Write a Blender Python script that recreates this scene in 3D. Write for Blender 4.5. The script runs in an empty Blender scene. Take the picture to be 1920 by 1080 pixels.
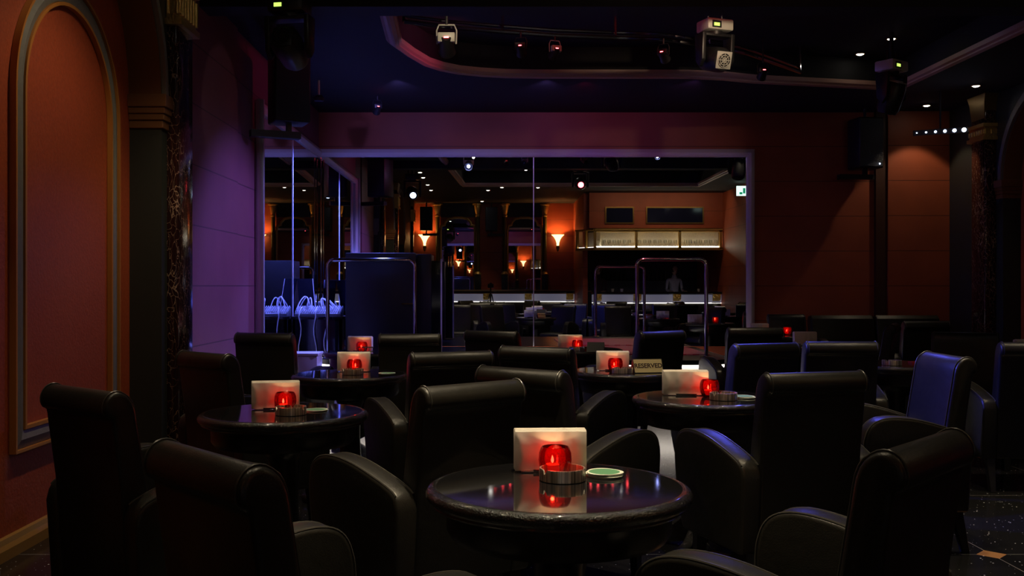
import bpy, bmesh, math, random
from mathutils import Vector, Matrix
random.seed(7)
S = bpy.context.scene
COL = S.collection
PI = math.pi
R = math.radians

# ------------------------------------------------------------------ camera
cam_d = bpy.data.cameras.new('camera'); cam = bpy.data.objects.new('camera', cam_d); COL.objects.link(cam)
cam.location = (0, 0, 1.26); cam.rotation_euler = (R(90), 0, 0)
cam_d.sensor_width = 36.0; cam_d.lens = 1830 / 1920 * 36.0
cam_d.shift_x = 40 / 1920; cam_d.shift_y = -4 / 1920
cam_d.clip_start = 0.01
S.camera = cam
# ------------------------------------------------------------------ world, view
w = bpy.data.worlds.new('night'); S.world = w; w.use_nodes = True
w.node_tree.nodes['Background'].inputs[0].default_value = (0.35, 0.4, 1, 1)
w.node_tree.nodes['Background'].inputs[1].default_value = 0.0006
S.view_settings.view_transform = 'Standard'; S.view_settings.look = 'None'
S.view_settings.exposure = 0.0; S.view_settings.gamma = 1.0; S.view_settings.use_curve_mapping = False
S.cycles.max_bounces = 10; S.cycles.transparent_max_bounces = 10; S.cycles.glossy_bounces = 6
S.cycles.sample_clamp_indirect = 4.0
S.cycles.use_denoising = True
S.cycles.caustics_refractive = False

def aim(o, tgt):
    o.rotation_euler = (Vector(tgt) - o.location).to_track_quat('-Z', 'Y').to_euler()

def spot(name, loc, tgt, watts, col, deg, blend=0.4, r=0.03):
    d = bpy.data.lights.new(name, 'SPOT'); d.energy = watts; d.color = col
    d.spot_size = R(deg); d.spot_blend = blend; d.shadow_soft_size = r
    o = bpy.data.objects.new(name, d); COL.objects.link(o); o.location = loc; aim(o, tgt)
    return o

def point(name, loc, watts, col, r=0.02, parent=None):
    d = bpy.data.lights.new(name, 'POINT'); d.energy = watts; d.color = col; d.shadow_soft_size = r
    o = bpy.data.objects.new(name, d); COL.objects.link(o); o.location = loc; o.parent = parent
    return o

def area(name, loc, rot, sx, sy, watts, col, parent=None):
    d = bpy.data.lights.new(name, 'AREA'); d.shape = 'RECTANGLE'; d.size = sx; d.size_y = sy; d.energy = watts; d.color = col
    o = bpy.data.objects.new(name, d); COL.objects.link(o); o.location = loc; o.rotation_euler = rot; return o

WARM = (1.0, 0.80, 0.52)
BLUE = (0.10, 0.11, 1.0)
VIOL = (0.27, 0.19, 1.0)
RED = (1.0, 0.04, 0.10)
# stage lights (heads for some below; mirror, trim and work lights are added, bodiless)
spot('moving_head_beam', (-1.42, 6.60, 2.95), (2.5, 5.2, 0.70), 900, BLUE, 24, 0.25)
spot('moving_head_beam', (2.40, 9.35, 3.06), (-2.2, 8.3, 1.10), 900, VIOL, 36, 0.7)
spot('moving_head_beam', (1.98, 8.75, 3.15), (-2.17, 7.83, 2.63), 14, (1, 0.8, 0.75), 15, 0.12)
spot('corner_spotlight_beam', (-1.30, 11.16, 3.22), (-2.10, 10.6, 1.1), 1100, (0.15, 0.18, 1.0), 84, 0.7)
spot('mirror_wash_beam', (-1.0, 10.3, 3.40), (-1.0, 12.3, 2.85), 26, (0.30, 0.22, 1.0), 78, 0.9)  # four added spots without a fixture, brighten mirror frame and wall
spot('mirror_wash_beam', (0.6, 10.3, 3.40), (0.6, 12.3, 2.85), 19, (0.36, 0.22, 1.0), 78, 0.9)
spot('mirror_wash_beam', (2.2, 10.3, 3.40), (2.0, 12.3, 2.85), 7, (0.55, 0.2, 0.9), 78, 0.9)
spot('mirror_wash_beam', (1.0, 10.4, 3.40), (1.2, 12.3, 3.0), 4, (1.0, 0.05, 0.2), 78, 0.9)
spot('moving_head_beam', (1.98, 8.80, 3.15), (-0.52, 10.6, 1.0), 90, VIOL, 13, 0.6)  # extra beam added to brighten the glass screen's edge
spot('stage_wash_beam', (1.53, 8.95, 3.22), (1.75, 11.6, 0.5), 110, (1.0, 0.16, 0.25), 30, 0.5)
spot('moving_head_beam', (2.40, 9.35, 3.06), (-2.25, 5.1, 0.8), 70, VIOL, 20, 0.8)
spot('moving_head_beam', (2.60, 9.1, 3.20), (1.4, 5.6, 0.2), 130, BLUE, 42, 0.6)
spot('trim_wash_beam', (0.35, 8.85, 3.34), (-0.75, 9.15, 3.44), 17, (1.0, 0.10, 0.35), 62, 0.9)  # added light without a body, tints the ceiling trim pink
spot('work_light', (-0.30, 7.56, 3.50), (-0.37, 8.2, 3.42), 8, WARM, 45, 0.5, 0.02)  # added pair without lamp bodies, brightens the rail spotlight and moving head
spot('work_light', (2.15, 7.6, 3.50), (1.98, 8.62, 3.40), 22, WARM, 50, 0.5, 0.02)

# ------------------------------------------------------------------ materials
def nt(name):
    m = bpy.data.materials.new(name); m.use_nodes = True
    n = m.node_tree; return m, n, n.nodes['Principled BSDF']

def N(n, t, **kw):
    x = n.nodes.new(t)
    for k, v in kw.items(): setattr(x, k, v)
    return x

def mat(name, col, rough=0.5, metal=0.0, bump=0.0, bscale=40.0, coat=0.0, emit=None, estr=0.0, var=0.0, spec=0.5):
    m, n, b = nt(name)
    b.inputs['Base Color'].default_value = (*col, 1)
    b.inputs['Roughness'].default_value = rough
    b.inputs['Metallic'].default_value = metal
    b.inputs['Coat Weight'].default_value = coat
    b.inputs['Coat Roughness'].default_value = 0.06
    b.inputs['Specular IOR Level'].default_value = spec
    if emit:
        b.inputs['Emission Color'].default_value = (*emit, 1); b.inputs['Emission Strength'].default_value = estr
    if bump or var:
        tc = N(n, 'ShaderNodeTexCoord'); no = N(n, 'ShaderNodeTexNoise')
        no.inputs['Scale'].default_value = bscale; no.inputs['Detail'].default_value = 4
        n.links.new(tc.outputs['Object'], no.inputs['Vector'])
        if bump:
            bu = N(n, 'ShaderNodeBump'); bu.inputs['Strength'].default_value = bump; bu.inputs['Distance'].default_value = 0.01
            n.links.new(no.outputs['Fac'], bu.inputs['Height']); n.links.new(bu.outputs['Normal'], b.inputs['Normal'])
        if var:
            mx = N(n, 'ShaderNodeMix', data_type='RGBA')
            mx.inputs[6].default_value = (*[c * (1 - var) for c in col], 1); mx.inputs[7].default_value = (*[min(1, c * (1 + var)) for c in col], 1)
            n.links.new(no.outputs['Fac'], mx.inputs[0]); n.links.new(mx.outputs[2], b.inputs['Base Color'])
    return m

def mathn(n, op, a, b=None, c=None):
    x = N(n, 'ShaderNodeMath', operation=op)
    for i, v in enumerate((a, b, c)):
        if v is None: continue
        if isinstance(v, (int, float)): x.inputs[i].default_value = v
        else: n.links.new(v, x.inputs[i])
    return x.outputs[0]

def wall_mat(name, col, rough=0.55):
    """plaster blocks: horizontal joints every 0.44 m, mottled brush marks"""
    m, n, b = nt(name)
    tc = N(n, 'ShaderNodeTexCoord'); sp = N(n, 'ShaderNodeSeparateXYZ'); n.links.new(tc.outputs['Object'], sp.inputs[0])
    z = mathn(n, 'DIVIDE', mathn(n, 'SUBTRACT', sp.outputs[2], 0.38), 0.44)
    fr = mathn(n, 'FRACT', z)
    d = mathn(n, 'ABSOLUTE', mathn(n, 'SUBTRACT', fr, 0.5))
    j = mathn(n, 'GREATER_THAN', d, 0.5 - 0.010)
    no = N(n, 'ShaderNodeTexNoise'); no.inputs['Scale'].default_value = 2.5; no.inputs['Detail'].default_value = 6
    n2 = N(n, 'ShaderNodeTexNoise'); n2.inputs['Scale'].default_value = 70; n2.inputs['Detail'].default_value = 3
    for q in (no, n2): n.links.new(tc.outputs['Object'], q.inputs['Vector'])
    mx = N(n, 'ShaderNodeMix', data_type='RGBA')
    mx.inputs[6].default_value = (*[c * 0.72 for c in col], 1); mx.inputs[7].default_value = (*[c * 1.3 for c in col], 1)
    n.links.new(no.outputs['Fac'], mx.inputs[0])
    mj = N(n, 'ShaderNodeMix', data_type='RGBA'); n.links.new(j, mj.inputs[0]); n.links.new(mx.outputs[2], mj.inputs[6])
    mj.inputs[7].default_value = (*[c * 0.35 for c in col], 1)
    n.links.new(mj.outputs[2], b.inputs['Base Color'])
    h = mathn(n, 'SUBTRACT', mathn(n, 'MULTIPLY', n2.outputs['Fac'], 0.12), j)
    bu = N(n, 'ShaderNodeBump'); bu.inputs['Strength'].default_value = 0.5; bu.inputs['Distance'].default_value = 0.012
    n.links.new(h, bu.inputs['Height']); n.links.new(bu.outputs['Normal'], b.inputs['Normal'])
    b.inputs['Roughness'].default_value = rough
    return m

def floor_mat():
    m, n, b = nt('granite_floor')
    tc = N(n, 'ShaderNodeTexCoord'); sp = N(n, 'ShaderNodeSeparateXYZ'); n.links.new(tc.outputs['Object'], sp.inputs[0])
    P = 1.29
    def cell(o, off):
        f = mathn(n, 'FRACT', mathn(n, 'DIVIDE', mathn(n, 'SUBTRACT', o, off - P / 2 - 20 * P), P))
        return mathn(n, 'MULTIPLY', mathn(n, 'ABSOLUTE', mathn(n, 'SUBTRACT', f, 0.5)), P)
    dx = cell(sp.outputs[0], 2.35); dy = cell(sp.outputs[1], 4.58)
    line = mathn(n, 'LESS_THAN', mathn(n, 'MINIMUM', dx, dy), 0.0022)
    dia = mathn(n, 'LESS_THAN', mathn(n, 'ADD', dx, dy), 0.072)
    vo = N(n, 'ShaderNodeTexVoronoi'); vo.inputs['Scale'].default_value = 60
    n.links.new(tc.outputs['Object'], vo.inputs['Vector'])
    sc = N(n, 'ShaderNodeSeparateColor'); n.links.new(vo.outputs['Color'], sc.inputs[0])
    spk = mathn(n, 'LESS_THAN', vo.outputs['Distance'], mathn(n, 'MULTIPLY', mathn(n, 'POWER', sc.outputs[0], 3.5), 0.23))
    c = N(n, 'ShaderNodeMix', data_type='RGBA'); c.inputs[6].default_value = (0.012, 0.012, 0.013, 1); c.inputs[7].default_value = (0.95, 0.95, 0.92, 1)
    n.links.new(spk, c.inputs[0])
    c2 = N(n, 'ShaderNodeMix', data_type='RGBA'); c2.inputs[7].default_value = (0.28, 0.27, 0.25, 1)
    n.links.new(line, c2.inputs[0]); n.links.new(c.outputs[2], c2.inputs[6])
    c3 = N(n, 'ShaderNodeMix', data_type='RGBA'); c3.inputs[7].default_value = (0.55, 0.27, 0.10, 1)
    n.links.new(dia, c3.inputs[0]); n.links.new(c2.outputs[2], c3.inputs[6])
    n.links.new(c3.outputs[2], b.inputs['Base Color'])
    b.inputs['Roughness'].default_value = 0.16
    return m

def marble_mat():
    m, n, b = nt('red_marble')
    tc = N(n, 'ShaderNodeTexCoord'); mp = N(n, 'ShaderNodeMapping'); mp.inputs['Scale'].default_value = (1, 1, 0.45)
    n.links.new(tc.outputs['Object'], mp.inputs[0])
    no = N(n, 'ShaderNodeTexNoise'); no.inputs['Scale'].default_value = 6; no.inputs['Detail'].default_value = 5
    n.links.new(mp.outputs[0], no.inputs['Vector'])
    ad = N(n, 'ShaderNodeVectorMath', operation='MULTIPLY_ADD'); ad.inputs[1].default_value = (0.25, 0.25, 0.25)
    n.links.new(no.outputs['Color'], ad.inputs[0]); n.links.new(mp.outputs[0], ad.inputs[2])
    vo = N(n, 'ShaderNodeTexVoronoi', feature='DISTANCE_TO_EDGE'); vo.inputs['Scale'].default_value = 26
    n.links.new(ad.outputs[0], vo.inputs['Vector'])
    v = mathn(n, 'LESS_THAN', vo.outputs['Distance'], mathn(n, 'MULTIPLY', mathn(n, 'POWER', no.outputs['Fac'], 4.0), 0.26))
    mx = N(n, 'ShaderNodeMix', data_type='RGBA'); n.links.new(v, mx.inputs[0])
    mx.inputs[6].default_value = (0.022, 0.007, 0.007, 1); mx.inputs[7].default_value = (0.26, 0.17, 0.12, 1)
    n.links.new(mx.outputs[2], b.inputs['Base Color']); b.inputs['Roughness'].default_value = 0.12
    return m

def leather_mat():
    m, n, b = nt('black_leather')
    tc = N(n, 'ShaderNodeTexCoord'); vo = N(n, 'ShaderNodeTexVoronoi'); vo.inputs['Scale'].default_value = 260
    no = N(n, 'ShaderNodeTexNoise'); no.inputs['Scale'].default_value = 7; no.inputs['Detail'].default_value = 3
    n.links.new(tc.outputs['Object'], vo.inputs['Vector']); n.links.new(tc.outputs['Object'], no.inputs['Vector'])
    h = mathn(n, 'ADD', mathn(n, 'MULTIPLY', vo.outputs['Distance'], 0.06), mathn(n, 'MULTIPLY', no.outputs['Fac'], 1.2))
    bu = N(n, 'ShaderNodeBump'); bu.inputs['Strength'].default_value = 0.35; bu.inputs['Distance'].default_value = 0.012
    n.links.new(h, bu.inputs['Height']); n.links.new(bu.outputs['Normal'], b.inputs['Normal'])
    b.inputs['Base Color'].default_value = (0.0110, 0.0104, 0.0080, 1)
    b.inputs['Roughness'].default_value = 0.38
    return m

def red_glass():
    m, n, b = nt('red_candle_glass')
    n.nodes.remove(b); out = n.nodes['Material Output']
    tr = N(n, 'ShaderNodeBsdfTransparent'); tr.inputs[0].default_value = (0.70, 0.11, 0.09, 1)
    tl = N(n, 'ShaderNodeBsdfTranslucent'); tl.inputs[0].default_value = (0.75, 0.02, 0.02, 1)
    gl = N(n, 'ShaderNodeBsdfGlossy'); gl.inputs['Roughness'].default_value = 0.04
    fr = N(n, 'ShaderNodeFresnel'); fr.inputs[0].default_value = 1.5
    m1 = N(n, 'ShaderNodeMixShader'); m1.inputs[0].default_value = 0.05
    n.links.new(tr.outputs[0], m1.inputs[1]); n.links.new(tl.outputs[0], m1.inputs[2])
    m2 = N(n, 'ShaderNodeMixShader'); n.links.new(fr.outputs[0], m2.inputs[0])
    n.links.new(m1.outputs[0], m2.inputs[1]); n.links.new(gl.outputs[0], m2.inputs[2]); n.links.new(m2.outputs[0], out.inputs[0])
    return m

def clear_glass(name, col=(0.9, 0.92, 0.9)):
    m, n, b = nt(name)
    n.nodes.remove(b); out = n.nodes['Material Output']
    tr = N(n, 'ShaderNodeBsdfTransparent'); tr.inputs[0].default_value = (*col, 1)
    gl = N(n, 'ShaderNodeBsdfGlossy'); gl.inputs['Roughness'].default_value = 0.03
    fr = N(n, 'ShaderNodeFresnel'); fr.inputs[0].default_value = 1.45
    m2 = N(n, 'ShaderNodeMixShader'); n.links.new(fr.outputs[0], m2.inputs[0])
    n.links.new(tr.outputs[0], m2.inputs[1]); n.links.new(gl.outputs[0], m2.inputs[2]); n.links.new(m2.outputs[0], out.inputs[0])
    return m

def napkin_mat():
    m, n, b = nt('paper_napkin')
    tc = N(n, 'ShaderNodeTexCoord'); wv = N(n, 'ShaderNodeTexWave'); wv.inputs['Scale'].default_value = 5
    wv.inputs['Distortion'].default_value = 9; wv.inputs['Detail'].default_value = 2; wv.inputs['Detail Scale'].default_value = 1.2
    n.links.new(tc.outputs['Object'], wv.inputs['Vector'])
    bu = N(n, 'ShaderNodeBump'); bu.inputs['Strength'].default_value = 0.5; bu.inputs['Distance'].default_value = 0.006
    n.links.new(wv.outputs['Fac'], bu.inputs['Height']); n.links.new(bu.outputs['Normal'], b.inputs['Normal'])
    b.inputs['Base Color'].default_value = (0.80, 0.74, 0.64, 1); b.inputs['Roughness'].default_value = 0.8
    return m

def coaster_mat():
    m, n, b = nt('coaster_card')
    tc = N(n, 'ShaderNodeTexCoord'); ln = N(n, 'ShaderNodeVectorMath', operation='LENGTH')
    mp = N(n, 'ShaderNodeMapping'); mp.inputs['Scale'].default_value = (1, 1, 0)
    n.links.new(tc.outputs['Object'], mp.inputs[0]); n.links.new(mp.outputs[0], ln.inputs[0])
    g = mathn(n, 'LESS_THAN', ln.outputs['Value'], 0.043)
    mx = N(n, 'ShaderNodeMix', data_type='RGBA'); n.links.new(g, mx.inputs[0])
    mx.inputs[6].default_value = (0.72, 0.78, 0.66, 1); mx.inputs[7].default_value = (0.10, 0.30, 0.14, 1)
    n.links.new(mx.outputs[2], b.inputs['Base Color']); b.inputs['Roughness'].default_value = 0.6
    return m

def stage_mat():
    m, n, b = nt('stage_top')
    tc = N(n, 'ShaderNodeTexCoord'); ch = N(n, 'ShaderNodeTexChecker'); ch.inputs['Scale'].default_value = 14
    ch.inputs['Color1'].default_value = (0.55, 0.05, 0.09, 1); ch.inputs['Color2'].default_value = (0.62, 0.30, 0.33, 1)
    n.links.new(tc.outputs['Object'], ch.inputs['Vector']); n.links.new(ch.outputs[0], b.inputs['Base Color'])
    b.inputs['Roughness'].default_value = 0.3
    return m

MT = {}
MT['floor'] = floor_mat()
MT['wall'] = wall_mat('terracotta_plaster', (0.30, 0.062, 0.022))
MT['wall_far'] = wall_mat('burgundy_plaster', (0.20, 0.060, 0.075))
MT['panel'] = mat('arch_panel_plaster', (0.34, 0.058, 0.018), 0.5, bump=0.22, bscale=70, var=0.35)
MT['ceil'] = mat('ceiling_black', (0.0035, 0.003, 0.0035), 0.8)
MT['green'] = mat('dark_green_paint', (0.018, 0.022, 0.018), 0.5)
MT['grey'] = mat('grey_moulding', (0.16, 0.15, 0.135), 0.45, bump=0.2, bscale=30, var=0.2)
MT['brown'] = mat('brown_moulding', (0.16, 0.065, 0.022), 0.45)
MT['gold'] = mat('gold_leaf', (0.62, 0.42, 0.14), 0.35, 0.85, bump=0.6, bscale=45)
MT['orange_edge'] = mat('ochre_edge', (0.42, 0.16, 0.03), 0.4)
MT['marble'] = marble_mat()
MT['leather'] = leather_mat()
MT['piping'] = mat('leather_piping', (0.05, 0.048, 0.042), 0.3)
MT['wood'] = mat('black_wood', (0.010, 0.009, 0.009), 0.3)
MT['top'] = mat('polished_black_top', (0.008, 0.008, 0.009), 0.045, coat=0.4)
MT['rim'] = mat('black_rim', (0.012, 0.012, 0.012), 0.12, bump=0.5, bscale=160, coat=0.4)
MT['mirror'] = mat('mirror_silver', (0.80, 0.82, 0.86), 0.0, 1.0)
MT['seam'] = mat('mirror_seam', (0.8, 0.8, 0.9), 0.45, 0.3)
MT['frame'] = mat('mirror_frame_lacquer', (0.62, 0.56, 0.54), 0.35)
MT['chrome'] = mat('chrome', (0.75, 0.74, 0.76), 0.08, 1.0)
MT['steel'] = mat('brushed_steel', (0.66, 0.60, 0.50), 0.36, 1.0, bump=0.15, bscale=90)
def steel_mat():
    m, n, b = nt('brushed_steel')
    tc = N(n, 'ShaderNodeTexCoord'); mp = N(n, 'ShaderNodeMapping'); mp.inputs['Scale'].default_value = (1, 1, 0.02)
    no = N(n, 'ShaderNodeTexNoise'); no.inputs['Scale'].default_value = 170; no.inputs['Detail'].default_value = 2
    n.links.new(tc.outputs['Object'], mp.inputs[0]); n.links.new(mp.outputs[0], no.inputs['Vector'])
    rp = N(n, 'ShaderNodeValToRGB'); rp.color_ramp.elements[0].position = 0.35; rp.color_ramp.elements[1].position = 0.65  # brushing streaks with their reflections put into the base colour
    rp.color_ramp.elements[0].color = (0.22, 0.19, 0.15, 1); rp.color_ramp.elements[1].color = (0.90, 0.82, 0.68, 1)
    n.links.new(no.outputs['Fac'], rp.inputs[0]); n.links.new(rp.outputs[0], b.inputs['Base Color'])
    b.inputs['Metallic'].default_value = 0.9; b.inputs['Roughness'].default_value = 0.36
    return m
MT['steel'] = steel_mat()
MT['plastic'] = mat('black_plastic', (0.012, 0.012, 0.014), 0.4)
MT['gloss'] = mat('black_gloss', (0.006, 0.006, 0.010), 0.08)
MT['silverp'] = mat('silver_plastic', (0.50, 0.49, 0.44), 0.4)
MT['cable'] = mat('pale_cable', (0.75, 0.78, 0.85), 0.4)
MT['napkin'] = napkin_mat()
MT['coaster'] = coaster_mat()
MT['edge'] = mat('coaster_edge', (0.7, 0.75, 0.65), 0.6)
MT['redglass'] = red_glass()
MT['wax'] = mat('candle_wax', (0.85, 0.35, 0.25), 0.5, emit=(1, 0.22, 0.08), estr=0.1)
MT['flame'] = mat('candle_flame', (1, 0.8, 0.5), 0.5, emit=(1.0, 0.62, 0.35), estr=45)
MT['lamp'] = mat('downlight_bulb', (1, 1, 1), 0.5, emit=(1.0, 0.93, 0.80), estr=16)
MT['bluelens'] = mat('blue_lens', (0.2, 0.2, 1), 0.3, emit=(0.40, 0.44, 1.0), estr=160)
MT['redlens'] = mat('red_lens', (1, 0.1, 0.1), 0.3, emit=(1.0, 0.06, 0.07), estr=22)
MT['whitelens'] = mat('white_lens', (1, 1, 1), 0.3, emit=(0.62, 0.74, 1.0), estr=8)
MT['display'] = mat('green_display', (0.3, 0.5, 0.1), 0.3, emit=(0.62, 0.95, 0.15), estr=1.3)
MT['sconce'] = mat('sconce_shade', (0.9, 0.6, 0.3), 0.5, emit=(1.0, 0.50, 0.16), estr=6)
MT['brass'] = mat('dark_brass', (0.25, 0.15, 0.05), 0.35, 0.9)
MT['gold_sign'] = mat('sign_gold', (0.62, 0.52, 0.28), 0.4, 0.2)
MT['ink'] = mat('sign_ink', (0.03, 0.008, 0.008), 0.5)
MT['led'] = mat('stage_edge_light', (1, 1, 1), 0.5, emit=(1.0, 0.90, 0.78), estr=5)
MT['barglow'] = mat('bar_front_backlit', (0.4, 0.4, 0.5), 0.5, emit=(0.50, 0.48, 0.66), estr=0.16)
MT['barled'] = mat('bar_front_strip', (1, 1, 1), 0.5, emit=(1.0, 0.93, 0.80), estr=2.0)
MT['backpanel'] = mat('display_back', (0.62, 0.58, 0.46), 0.6, var=0.3, bump=0.1)
MT['exit'] = mat('exit_face', (0.8, 1, 0.9), 0.4, emit=(0.72, 1.0, 0.86), estr=1.6)
MT['exitg'] = mat('exit_green', (0.02, 0.3, 0.12), 0.4, emit=(0.02, 0.45, 0.2), estr=0.6)
MT['screen'] = mat('dark_screen', (0.010, 0.012, 0.035), 0.1)
MT['glass'] = clear_glass('clear_glass')
MT['stage'] = stage_mat()
MT['white'] = mat('white_lacquer', (0.60, 0.60, 0.62), 0.4)
MT['stagefront'] = mat('stage_front_panel', (0.55, 0.52, 0.50), 0.25)
MT['skin'] = mat('skin', (0.45, 0.25, 0.17), 0.5)
MT['shirt'] = mat('white_shirt', (0.5, 0.5, 0.52), 0.7)
MT['cloth'] = mat('dark_cloth', (0.05, 0.02, 0.025), 0.8)
MT['hair'] = mat('dark_hair', (0.02, 0.012, 0.01), 0.6)
MT['bottle'] = mat('dark_bottle', (0.05, 0.05, 0.04), 0.1)
MT['redcard'] = mat('red_card', (0.6, 0.03, 0.02), 0.5)

# ------------------------------------------------------------------ mesh builder
class B:
    def __init__(s): s.bm = bmesh.new(); s.mi = 0
    def _tag(s, faces):
        for f in faces: f.material_index = s.mi
    def box(s, x0, x1, y0, y1, z0, z1, M=None):
        vs = [s.bm.verts.new(Vector(p)) for p in ((x0,y0,z0),(x1,y0,z0),(x1,y1,z0),(x0,y1,z0),(x0,y0,z1),(x1,y0,z1),(x1,y1,z1),(x0,y1,z1))]
        if M is not None:
            for v in vs: v.co = M @ v.co
        fs = [s.bm.faces.new([vs[i] for i in q]) for q in ((0,3,2,1),(4,5,6,7),(0,1,5,4),(1,2,6,5),(2,3,7,6),(3,0,4,7))]
        s._tag(fs); return s
    def lathe(s, prof, seg=32, c=(0, 0, 0), M=None, sx=1, sy=1):
        rings = []
        for r, z in prof:
            if r < 1e-6: rings.append([s.bm.verts.new((c[0], c[1], c[2] + z))])
            else: rings.append([s.bm.verts.new((c[0] + sx*r*math.cos(2*PI*i/seg), c[1] + sy*r*math.sin(2*PI*i/seg), c[2] + z)) for i in range(seg)])
        if M is not None:
            for rg in rings:
                for v in rg: v.co = M @ v.co
        fs = []
        for a, b in zip(rings, rings[1:]):
            for i in range(seg):
                j = (i + 1) % seg
                if len(a) == 1 and len(b) == 1: continue
                if len(a) == 1: fs.append(s.bm.faces.new((a[0], b[j], b[i])))
                elif len(b) == 1: fs.append(s.bm.faces.new((a[i], a[j], b[0])))
                else: fs.append(s.bm.faces.new((a[i], a[j], b[j], b[i])))
        s._tag(fs); return s
    def tube(s, pts, r, seg=8, closed=False, caps=True):
        pts = [Vector(p) for p in pts]; n = len(pts); rings = []
        rr = r if isinstance(r, (list, tuple)) else [r] * n
        up = Vector((0, 0, 1))
        for i in range(n):
            a = pts[i-1] if (i > 0 or closed) else pts[i]; b = pts[(i+1) % n] if (i < n-1 or closed) else pts[i]
            t = (b - a).normalized()
            if abs(t.dot(up)) > 0.98: up = Vector((1, 0, 0)) if abs(t.x) < 0.9 else Vector((0, 1, 0))
            x = t.cross(up).normalized(); y = x.cross(t).normalized()
            up = y
            rings.append([s.bm.verts.new(pts[i] + rr[i]*(math.cos(2*PI*k/seg)*x + math.sin(2*PI*k/seg)*y)) for k in range(seg)])
        fs = []
        rng = range(n if closed else n-1)
        for i in rng:
            a, b = rings[i], rings[(i+1) % n]
            for k in range(seg):
                l = (k+1) % seg; fs.append(s.bm.faces.new((a[k], a[l], b[l], b[k])))
        if caps and not closed:
            fs.append(s.bm.faces.new(rings[0][::-1])); fs.append(s.bm.faces.new(rings[-1]))
        s._tag(fs); return s
    def cyl(s, p0, p1, r, seg=16): return s.tube([p0, p1], r, seg)
    def prism(s, poly, fn, a, b):
        """poly: 2-D outline, fn(u,v,w) -> 3-D point, extruded from w=a to w=b"""
        A = [s.bm.verts.new(fn(u, v, a)) for u, v in poly]; Bv = [s.bm.verts.new(fn(u, v, b)) for u, v in poly]
        n = len(poly); fs = [s.bm.faces.new((A[i], A[(i+1) % n], Bv[(i+1) % n], Bv[i])) for i in range(n)]
        fs.append(s.bm.faces.new(A[::-1])); fs.append(s.bm.faces.new(Bv)); s._tag(fs); return s
    def sweep(s, path, prof, fn, closed=False):
        """path: 2-D polyline, prof: (offset, height) list, fn(u, v, h) -> 3-D; mitred"""
        n = len(path); rings = []
        P = [Vector(p) for p in path]
        for i in range(n):
            a = P[i-1] if (i > 0 or closed) else None; b = P[(i+1) % n] if (i < n-1 or closed) else None
            d1 = (P[i]-a).normalized() if a is not None else None; d2 = (b-P[i]).normalized() if b is not None else None
            if d1 is None: d1 = d2
            if d2 is None: d2 = d1
            n1 = Vector((-d1.y, d1.x)); n2 = Vector((-d2.y, d2.x)); m = (n1+n2).normalized(); k = 1/max(0.3, m.dot(n1))
            rings.append([s.bm.verts.new(fn(P[i].x + m.x*k*o, P[i].y + m.y*k*o, h)) for o, h in prof])
        fs = []; np_ = len(prof)
        for i in (range(n) if closed else range(n-1)):
            a, b = rings[i], rings[(i+1) % n]
            for k in range(np_):
                l = (k+1) % np_; fs.append(s.bm.faces.new((a[k], b[k], b[l], a[l])))
        if not closed: fs.append(s.bm.faces.new(rings[0])); fs.append(s.bm.faces.new(rings[-1][::-1]))
        s._tag(fs); return s
    def build(s, name, m, parent=None, bevel=0.0, bseg=2, smooth=38, bang=30, loc=None):
        bm = s.bm
        bmesh.ops.recalc_face_normals(bm, faces=bm.faces)
        if bevel:
            ed = [e for e in bm.edges if len(e.link_faces) == 2 and e.calc_face_angle(0) > R(bang)]
            bmesh.ops.bevel(bm, geom=ed, offset=bevel, segments=bseg, profile=0.5, affect='EDGES', clamp_overlap=True)
        me = bpy.data.meshes.new(name); bm.to_mesh(me); bm.free()
        for mm in (m if isinstance(m, (list, tuple)) else [m]): me.materials.append(mm)
        if smooth:
            me.polygons.foreach_set('use_smooth', [True]*len(me.polygons)); me.set_sharp_from_angle(angle=R(smooth))
        o = bpy.data.objects.new(name, me); COL.objects.link(o); o.parent = parent
        if loc: o.location = loc
        return o

def tag(o, label=None, cat=None, group=None, kind=None):
    if label: o['label'] = label
    if cat: o['category'] = cat
    if group: o['group'] = group
    if kind: o['kind'] = kind
    return o
def thing(name, label, cat, loc=(0, 0, 0), rz=0, group=None):
    o = bpy.data.objects.new(name, None); COL.objects.link(o); o.location = loc; o.rotation_euler = (0, 0, rz)
    o.empty_display_size = 0.1
    return tag(o, label, cat, group)
def struct(name, b, m, **kw):
    return tag(b.build(name, m, **kw), kind='structure')
def copy_tree(o, parent=None):
    c = o.copy(); COL.objects.link(c); c.parent = parent
    for ch in list(o.children): copy_tree(ch, c)
    return c
PROTO = {}
def place(key, maker, label, loc, rz=0, group=None, cat=None):
    """first time the prototype itself is placed, afterwards a copy with copies of its parts"""
    if key not in PROTO: PROTO[key] = o = maker()
    else: o = copy_tree(PROTO[key])
    o.location = loc; o.rotation_euler = (0, 0, rz); o['label'] = label
    if cat: o['category'] = cat
    if group: o['group'] = group
    return o

# ================================================================== THE ROOM
CZ = 3.45; CT = 3.70
XL = -2.25; XLF = -2.05; XLB = -2.17; XR = 5.95; XRF = 5.75; YB = 12.3; YN = -1.3
struct('floor', B().box(-2.5, 6.2, -1.5, 12.5, -0.1, 0), MT['floor'], smooth=0)

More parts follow.
